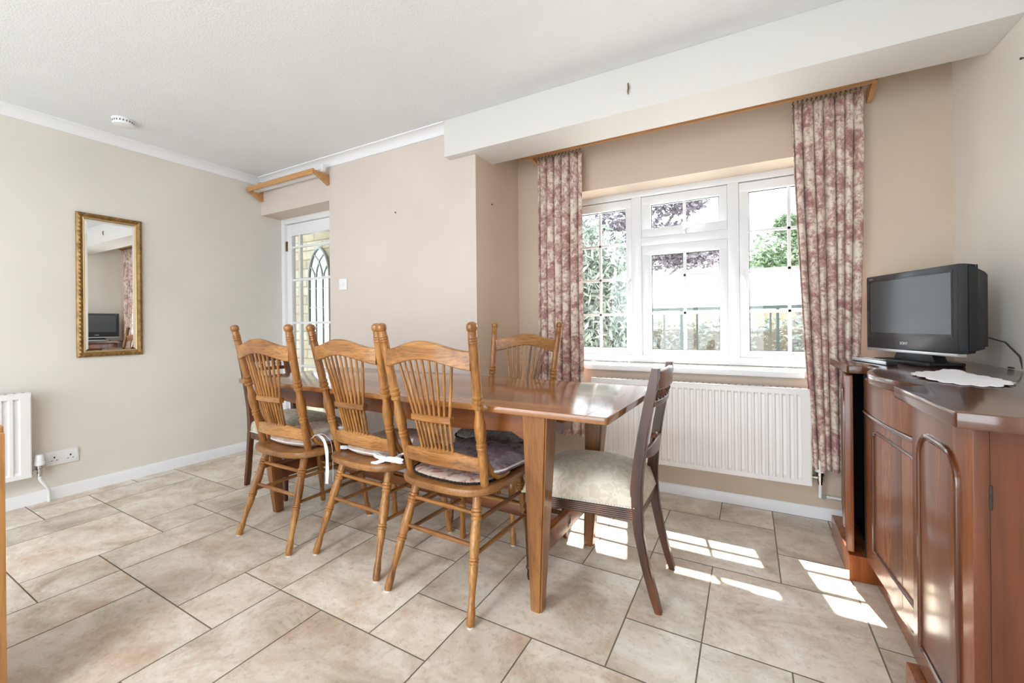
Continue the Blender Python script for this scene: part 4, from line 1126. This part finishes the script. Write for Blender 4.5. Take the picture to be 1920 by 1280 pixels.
text_mesh('SONY', .017, 'brand_lettering', M['plastic'], tv, (-.015, -.0128, z0 + .036), (PI / 2, 0, 0))
text_mesh('BRAVIA', .008, 'range_lettering', M['steel'], tv, (-W2 + .035, -.0128, z1 - .017), (PI / 2, 0, 0))
rc = thing('remote_control', 'slim silver and black remote control lying in front of the television', 'remote control', (.475, 2.385, ZS), rz - .12)
m = MB(); m.box(-.14, .13, -.018, .022, .0, .018, .005); m.build('casing', M['black'], rc)
m = MB(); m.box(-.138, .128, -.0205, -.017, .004, .018, .0015); m.build('silver_edge', M['steel'], rc)
m = MB()
for i in range(9):
    for j in range(3): m.box(-.09 + i * .018, -.082 + i * .018, -.011 + j * .010, -.005 + j * .010, .0175, .0195, .0006)
m.build('buttons', M['plastic'], rc)
# doily
dy = MB(); n = 72
ctr = Vector((.575, 1.85, ZS + .001)); R1, R2 = .095, .185
rings = []
for f in (0.02, .3, .55, .75, .9, 1.0):
    row = []
    for k in range(n):
        a = 2 * PI * k / n; w_ = 1 + (.13 * abs(math.sin(9 * a)) - .04 * math.sin(2 * a + 1) if f > .8 else .02 * math.sin(6 * a))
        x, y = R1 * f * w_ * math.cos(a), R2 * f * w_ * math.sin(a)
        row.append(dy.bm.verts.new((x, y, .002 + .004 * max(0, math.sin(3 * a + 4 * f)) * f + (.006 if (1.0 < a < 1.5 and f > .8) else 0))))
    rings.append(row)
for A, B in zip(rings, rings[1:]):
    for k in range(n): dy.bm.faces.new((A[k], A[(k + 1) % n], B[(k + 1) % n], B[k]))
dy.bm.faces.new(rings[0])
do = dy.build('doily', M['white_fabric']); do.location = ctr; do.rotation_euler = (0, 0, -.08)
tag(do, 'white crocheted lace doily on the sideboard top in front of the television', 'doily')
so_ = do.modifiers.new('thick', 'SOLIDIFY'); so_.thickness = .0015

# ------------------------------------------------------------------ oak cabinet at the left picture edge
oc = thing('oak_cabinet', 'pale golden oak cabinet with a rounded upright edge standing near the small radiator', 'cabinet', (-1.755, 0.34, 0), 0.0)
m = MB(); m.box(-.45, -.018, -.50, 0, 0.0, .800, .010, seg=3); m.build('body', M['oak_cab'], oc)
m = MB(); m.box(-.018, 0, -.49, -.002, .06, .78, .005); m.build('door', M['oak_cab'], oc)

# ------------------------------------------------------------------ outside: stone wall with arched mirror, garden
S(MB().box(-14, 14, YG + .1, 40, -.25, -.20).build('ground', M['paving']))
tag(MB().box(-6.6, -2.89, 3.05, 3.30, -.2, 3.4).build('stone_wall', M['stone'], smooth=False), 'cream rubble stone house wall seen through the glazed garden door', 'wall')  # height and length stretched to keep sun from entering by the door
am = thing('garden_mirror', 'gothic arched garden mirror with a grey leaded frame on the stone wall', 'mirror', (-4.085, 3.045, 0.85))
aw, hgt, spr = .172, 1.06, .70
def arch_pts(w_, zs, ztop, n=10):
    pts = [(-w_, 0)]
    for k in range(n + 1):
        t = k / n; pts.append((-w_ + w_ * (1 - math.cos(t * PI / 2 * .92)) / (1 - math.cos(PI / 2 * .92)), zs + (ztop - zs) * math.sin(t * PI / 2 * .92) / math.sin(PI / 2 * .92)))
    return pts
lp = arch_pts(aw, spr, hgt); lp = lp + [(-x, z) for x, z in lp[:-1][::-1]]
m = MB(); m.tube([(x, -.012, z) for x, z in lp], .017, 8, .7, cyc=True); m.build('frame', M['arch_grey'], am)
m = MB(); m.prism([(x * .97, z * .99 + .005) for x, z in lp], 'y', -.008, -.002); m.build('mirror_glass', M['silver_leaf'], am, smooth=False)
m = MB()
for x in (-.058, .058): m.tube([(x, -.012, 0), (x, -.012, spr)], .008, 6)
for z in (.2, .41, .62): m.tube([(-aw, -.012, z), (aw, -.012, z)], .005, 6)
for s in (-1, 1):
    m.tube([(s * .058, -.012, spr), (s * .04, -.012, spr + .12), (s * -.005, -.012, spr + .22), (s * -.075, -.012, spr + .285)], .008, 6)
    m.tube([(s * .058, -.012, spr), (s * .085, -.012, spr + .09), (s * .13, -.012, spr + .16)], .008, 6)
m.build('tracery', M['arch_grey'], am)

def leaves(name, mat, centers, n, size, seed, droop=0.0, parent=None, long=1.0):
    rnd = random.Random(seed); bm = bmesh.new(); ly = bm.loops.layers.float_color.new('tone')
    for _ in range(n):
        c, r = centers[rnd.randrange(len(centers))]
        d = Vector((rnd.gauss(0, 1), rnd.gauss(0, 1), rnd.gauss(0, 1))).normalized() * (rnd.random() ** .45)
        p = Vector(c) + Vector((d.x * r[0], d.y * r[1], d.z * r[2]))
        a = Vector((rnd.gauss(0, 1), rnd.gauss(0, 1), rnd.gauss(0, .6) - droop)).normalized(); b = a.orthogonal().normalized()
        b = (Matrix.Rotation(rnd.random() * 6.28, 3, a) @ b); s_ = size * rnd.uniform(.6, 1.3)
        u, v = a * s_ * long, b * s_ * .42; nn = a.cross(b) * s_ * .12
        vs_ = [bm.verts.new(p - u), bm.verts.new(p + v + nn), bm.verts.new(p + u), bm.verts.new(p - v + nn)]
        f = bm.faces.new(vs_); t = rnd.random()
        for l in f.loops: l[ly] = (t, t, t, 1)
    me = bpy.data.meshes.new(name); bm.to_mesh(me); bm.free(); me.materials.append(mat)
    o = bpy.data.objects.new(name, me); C.objects.link(o); o.parent = parent; return o
def tree(name, label, cat, base, centers, mat, n, size, seed, trunk, droop=0, long=1.0):
    r = thing(name, label, cat, base, 0, 'garden trees and shrubs outside the window')
    b = Vector(base)
    leaves('foliage', mat, [(tuple(Vector(c) - b), rr2) for c, rr2 in centers], n, size, seed, droop, r, long)
    m = MB(); h_ = max(c[0][2] for c in centers) - b.z
    m.tube([(0, 0, 0), (.05, 0, h_ * .35), (-.04, .04, h_ * .7), (0, 0, h_ * .9)], [trunk, trunk * .8, trunk * .5, trunk * .2], 8)
    for k, (c, rr2) in enumerate(centers[:6]):
        q = Vector(c) - b; m.tube([(0, 0, q.z * .5), tuple(q * .6 + Vector((0, 0, q.z * .25))), tuple(q)], [trunk * .5, trunk * .3, trunk * .1], 6)
    m.build('trunk', M['bark'], r)
    return r
tree('willow_shrub', 'tall pale green feathery shrub outside the window beside the greenhouse', 'shrub', (-3.0, 7.6, -.2),
     [((-3.0, 7.6, .9), (1.0, .8, 1.1)), ((-2.7, 7.8, 2.1), (.95, .8, .9)), ((-3.2, 7.4, 2.7), (.8, .7, .7)), ((-2.35, 7.6, .6), (.6, .5, .8)), ((-2.5, 8, 1.7), (.6, .6, .8))], M['leaf_pale'], 9000, .06, 11, .06, .8, 1.6)
tree('copper_tree', 'purple copper-leaved tree overhanging the greenhouse roof', 'tree', (-2.6, 11.8, -.2),
     [((-2.3, 11.5, 4.2), (1.3, 1, .9)), ((-2.0, 11.5, 3.0), (1.1, 1, .6)), ((-1.2, 11.5, 2.75), (.9, .8, .35)), ((-1.3, 11.2, 4.2), (.6, .5, .5)), ((-3.2, 11.5, 3.6), (1, 1, 1))], M['leaf_purple'], 5200, .085, 12, .12)
tree('garden_tree', 'bright green leafy tree standing behind the greenhouse', 'tree', (1.3, 14.5, -.2),
     [((.9, 14.5, 3.0), (1.0, .9, .8)), ((1.8, 14.5, 2.8), (1.1, .9, .9)), ((.5, 14.3, 2.5), (.6, .6, .6)), ((1.0, 14.4, 3.75), (.35, .3, .4)), ((2.6, 14.5, 2.6), (.8, .8, .7))], M['leaf_green'], 7000, .075, 13, .12)
for k, (x, y) in enumerate(((0.45, 6.9), (1.25, 7.0))):
    tag(leaves('lavender_bush', M['leaf_lavender'], [((x, y, .08), (.3, .2, .28))], 500, .04, 20 + k, -1.5, None, 1.4), 'low lavender bush before the greenhouse, %s' % ('leafier and nearer its brace' if k == 0 else 'nearer the far greenhouse posts'), 'shrub', 'lavender bushes')
# greenhouse
gh = thing('greenhouse', 'long garden greenhouse with whitened roof and dark green posts outside the window', 'greenhouse', (1.2, 8.0, -.2))
gx0, gx1, gy0, gy1, ze, zr = -2.95, 3.4, 0, 2.6, 1.50, 2.20
m = MB(); m.prism([(gy0 - .05, ze), (gy0 - .05, ze + .02), (gy1 / 2, zr + .02), (gy1 + .05, ze + .02), (gy1 + .05, ze), (gy1 / 2, zr)], 'x', gx0, gx1); m.build('roof', M['gh_roof'], gh, smooth=False)
m = MB(); m.box(gx0 - .03, gx1 + .03, gy0 - .09, gy0 - .03, ze - .03, ze + .02); m.build('gutter', M['gh_frame'], gh)
m = MB(); m.box(gx0, gx1, gy1 / 2 - .02, gy1 / 2 + .02, zr + .0, zr + .05); m.build('ridge', M['gh_frame'], gh)
x = gx0; k = 0
while x < gx1:
    m = MB(); m.box(x - .02, x + .02, gy0 - .02, gy0 + .02, 0, ze); m.build('post', M['gh_frame'], gh)
    m = MB(); m.box(x - .02, x + .02, gy1 - .02, gy1 + .02, 0, ze); m.build('post', M['gh_frame'], gh)
    if k % 2 == 0:
        m = MB(); m.tube([(x + .03, 0, ze - .05), (x + .55, 0, .35)], .012, 6); m.build('brace', M['gh_frame'], gh)
    x += .72; k += 1
m = MB(); m.box(gx0, gx1, gy0 + .0, gy0 + .005, .25, ze - .03); m.build('glazing', M['glass'], gh, smooth=False)
m = MB(); m.box(gx0, gx1, gy0 - .03, gy0 + .03, 0, .28); m.box(gx0, gx1, gy1 - .4, gy1 - .05, .55, .60); m.box(gx0, gx1, gy0 + .1, gy0 + .4, .62, .66); m.build('staging', M['gh_stage'], gh)
m = MB(); m.box(1.45 - .5, 1.45, 0.35, .42, ze + .24, ze + .27, M=None); m.build('roof_vent', M['gh_frame'], gh)
for k, (x0_, x1_) in enumerate(((-3.0, 3.6),)):
    hr_ = thing('hedge', 'grey green hedge growing behind the greenhouse', 'hedge', (0.3, 11.2, -.2))
    leaves('foliage', M['leaf_pale'], [((x, 0, .75), (.45, .35, .7)) for x in [x0_ - .3 + .45 * i for i in range(15)]], 6000, .075, 31, .1, hr_)
    q = MB(); q.box(x0_ - .3, x1_ - .3, -.12, .12, 0, 1.1, .05); q.build('hedge_core', M['bark'], hr_)
fn = thing('garden_fence', 'weathered boarded fence along the end of the garden', 'fence', (0, 16.5, -.2))
m = MB(); x = -12
while x < 12: m.box(x, x + .14, 0, .02, 0, 1.75); x += .15
m.build('boards', M['fence'], fn, smooth=False)
m = MB(); m.box(-12, 12, .02, .06, .4, .48); m.box(-12, 12, .02, .06, 1.3, 1.38); m.build('rails', M['fence'], fn, smooth=False)
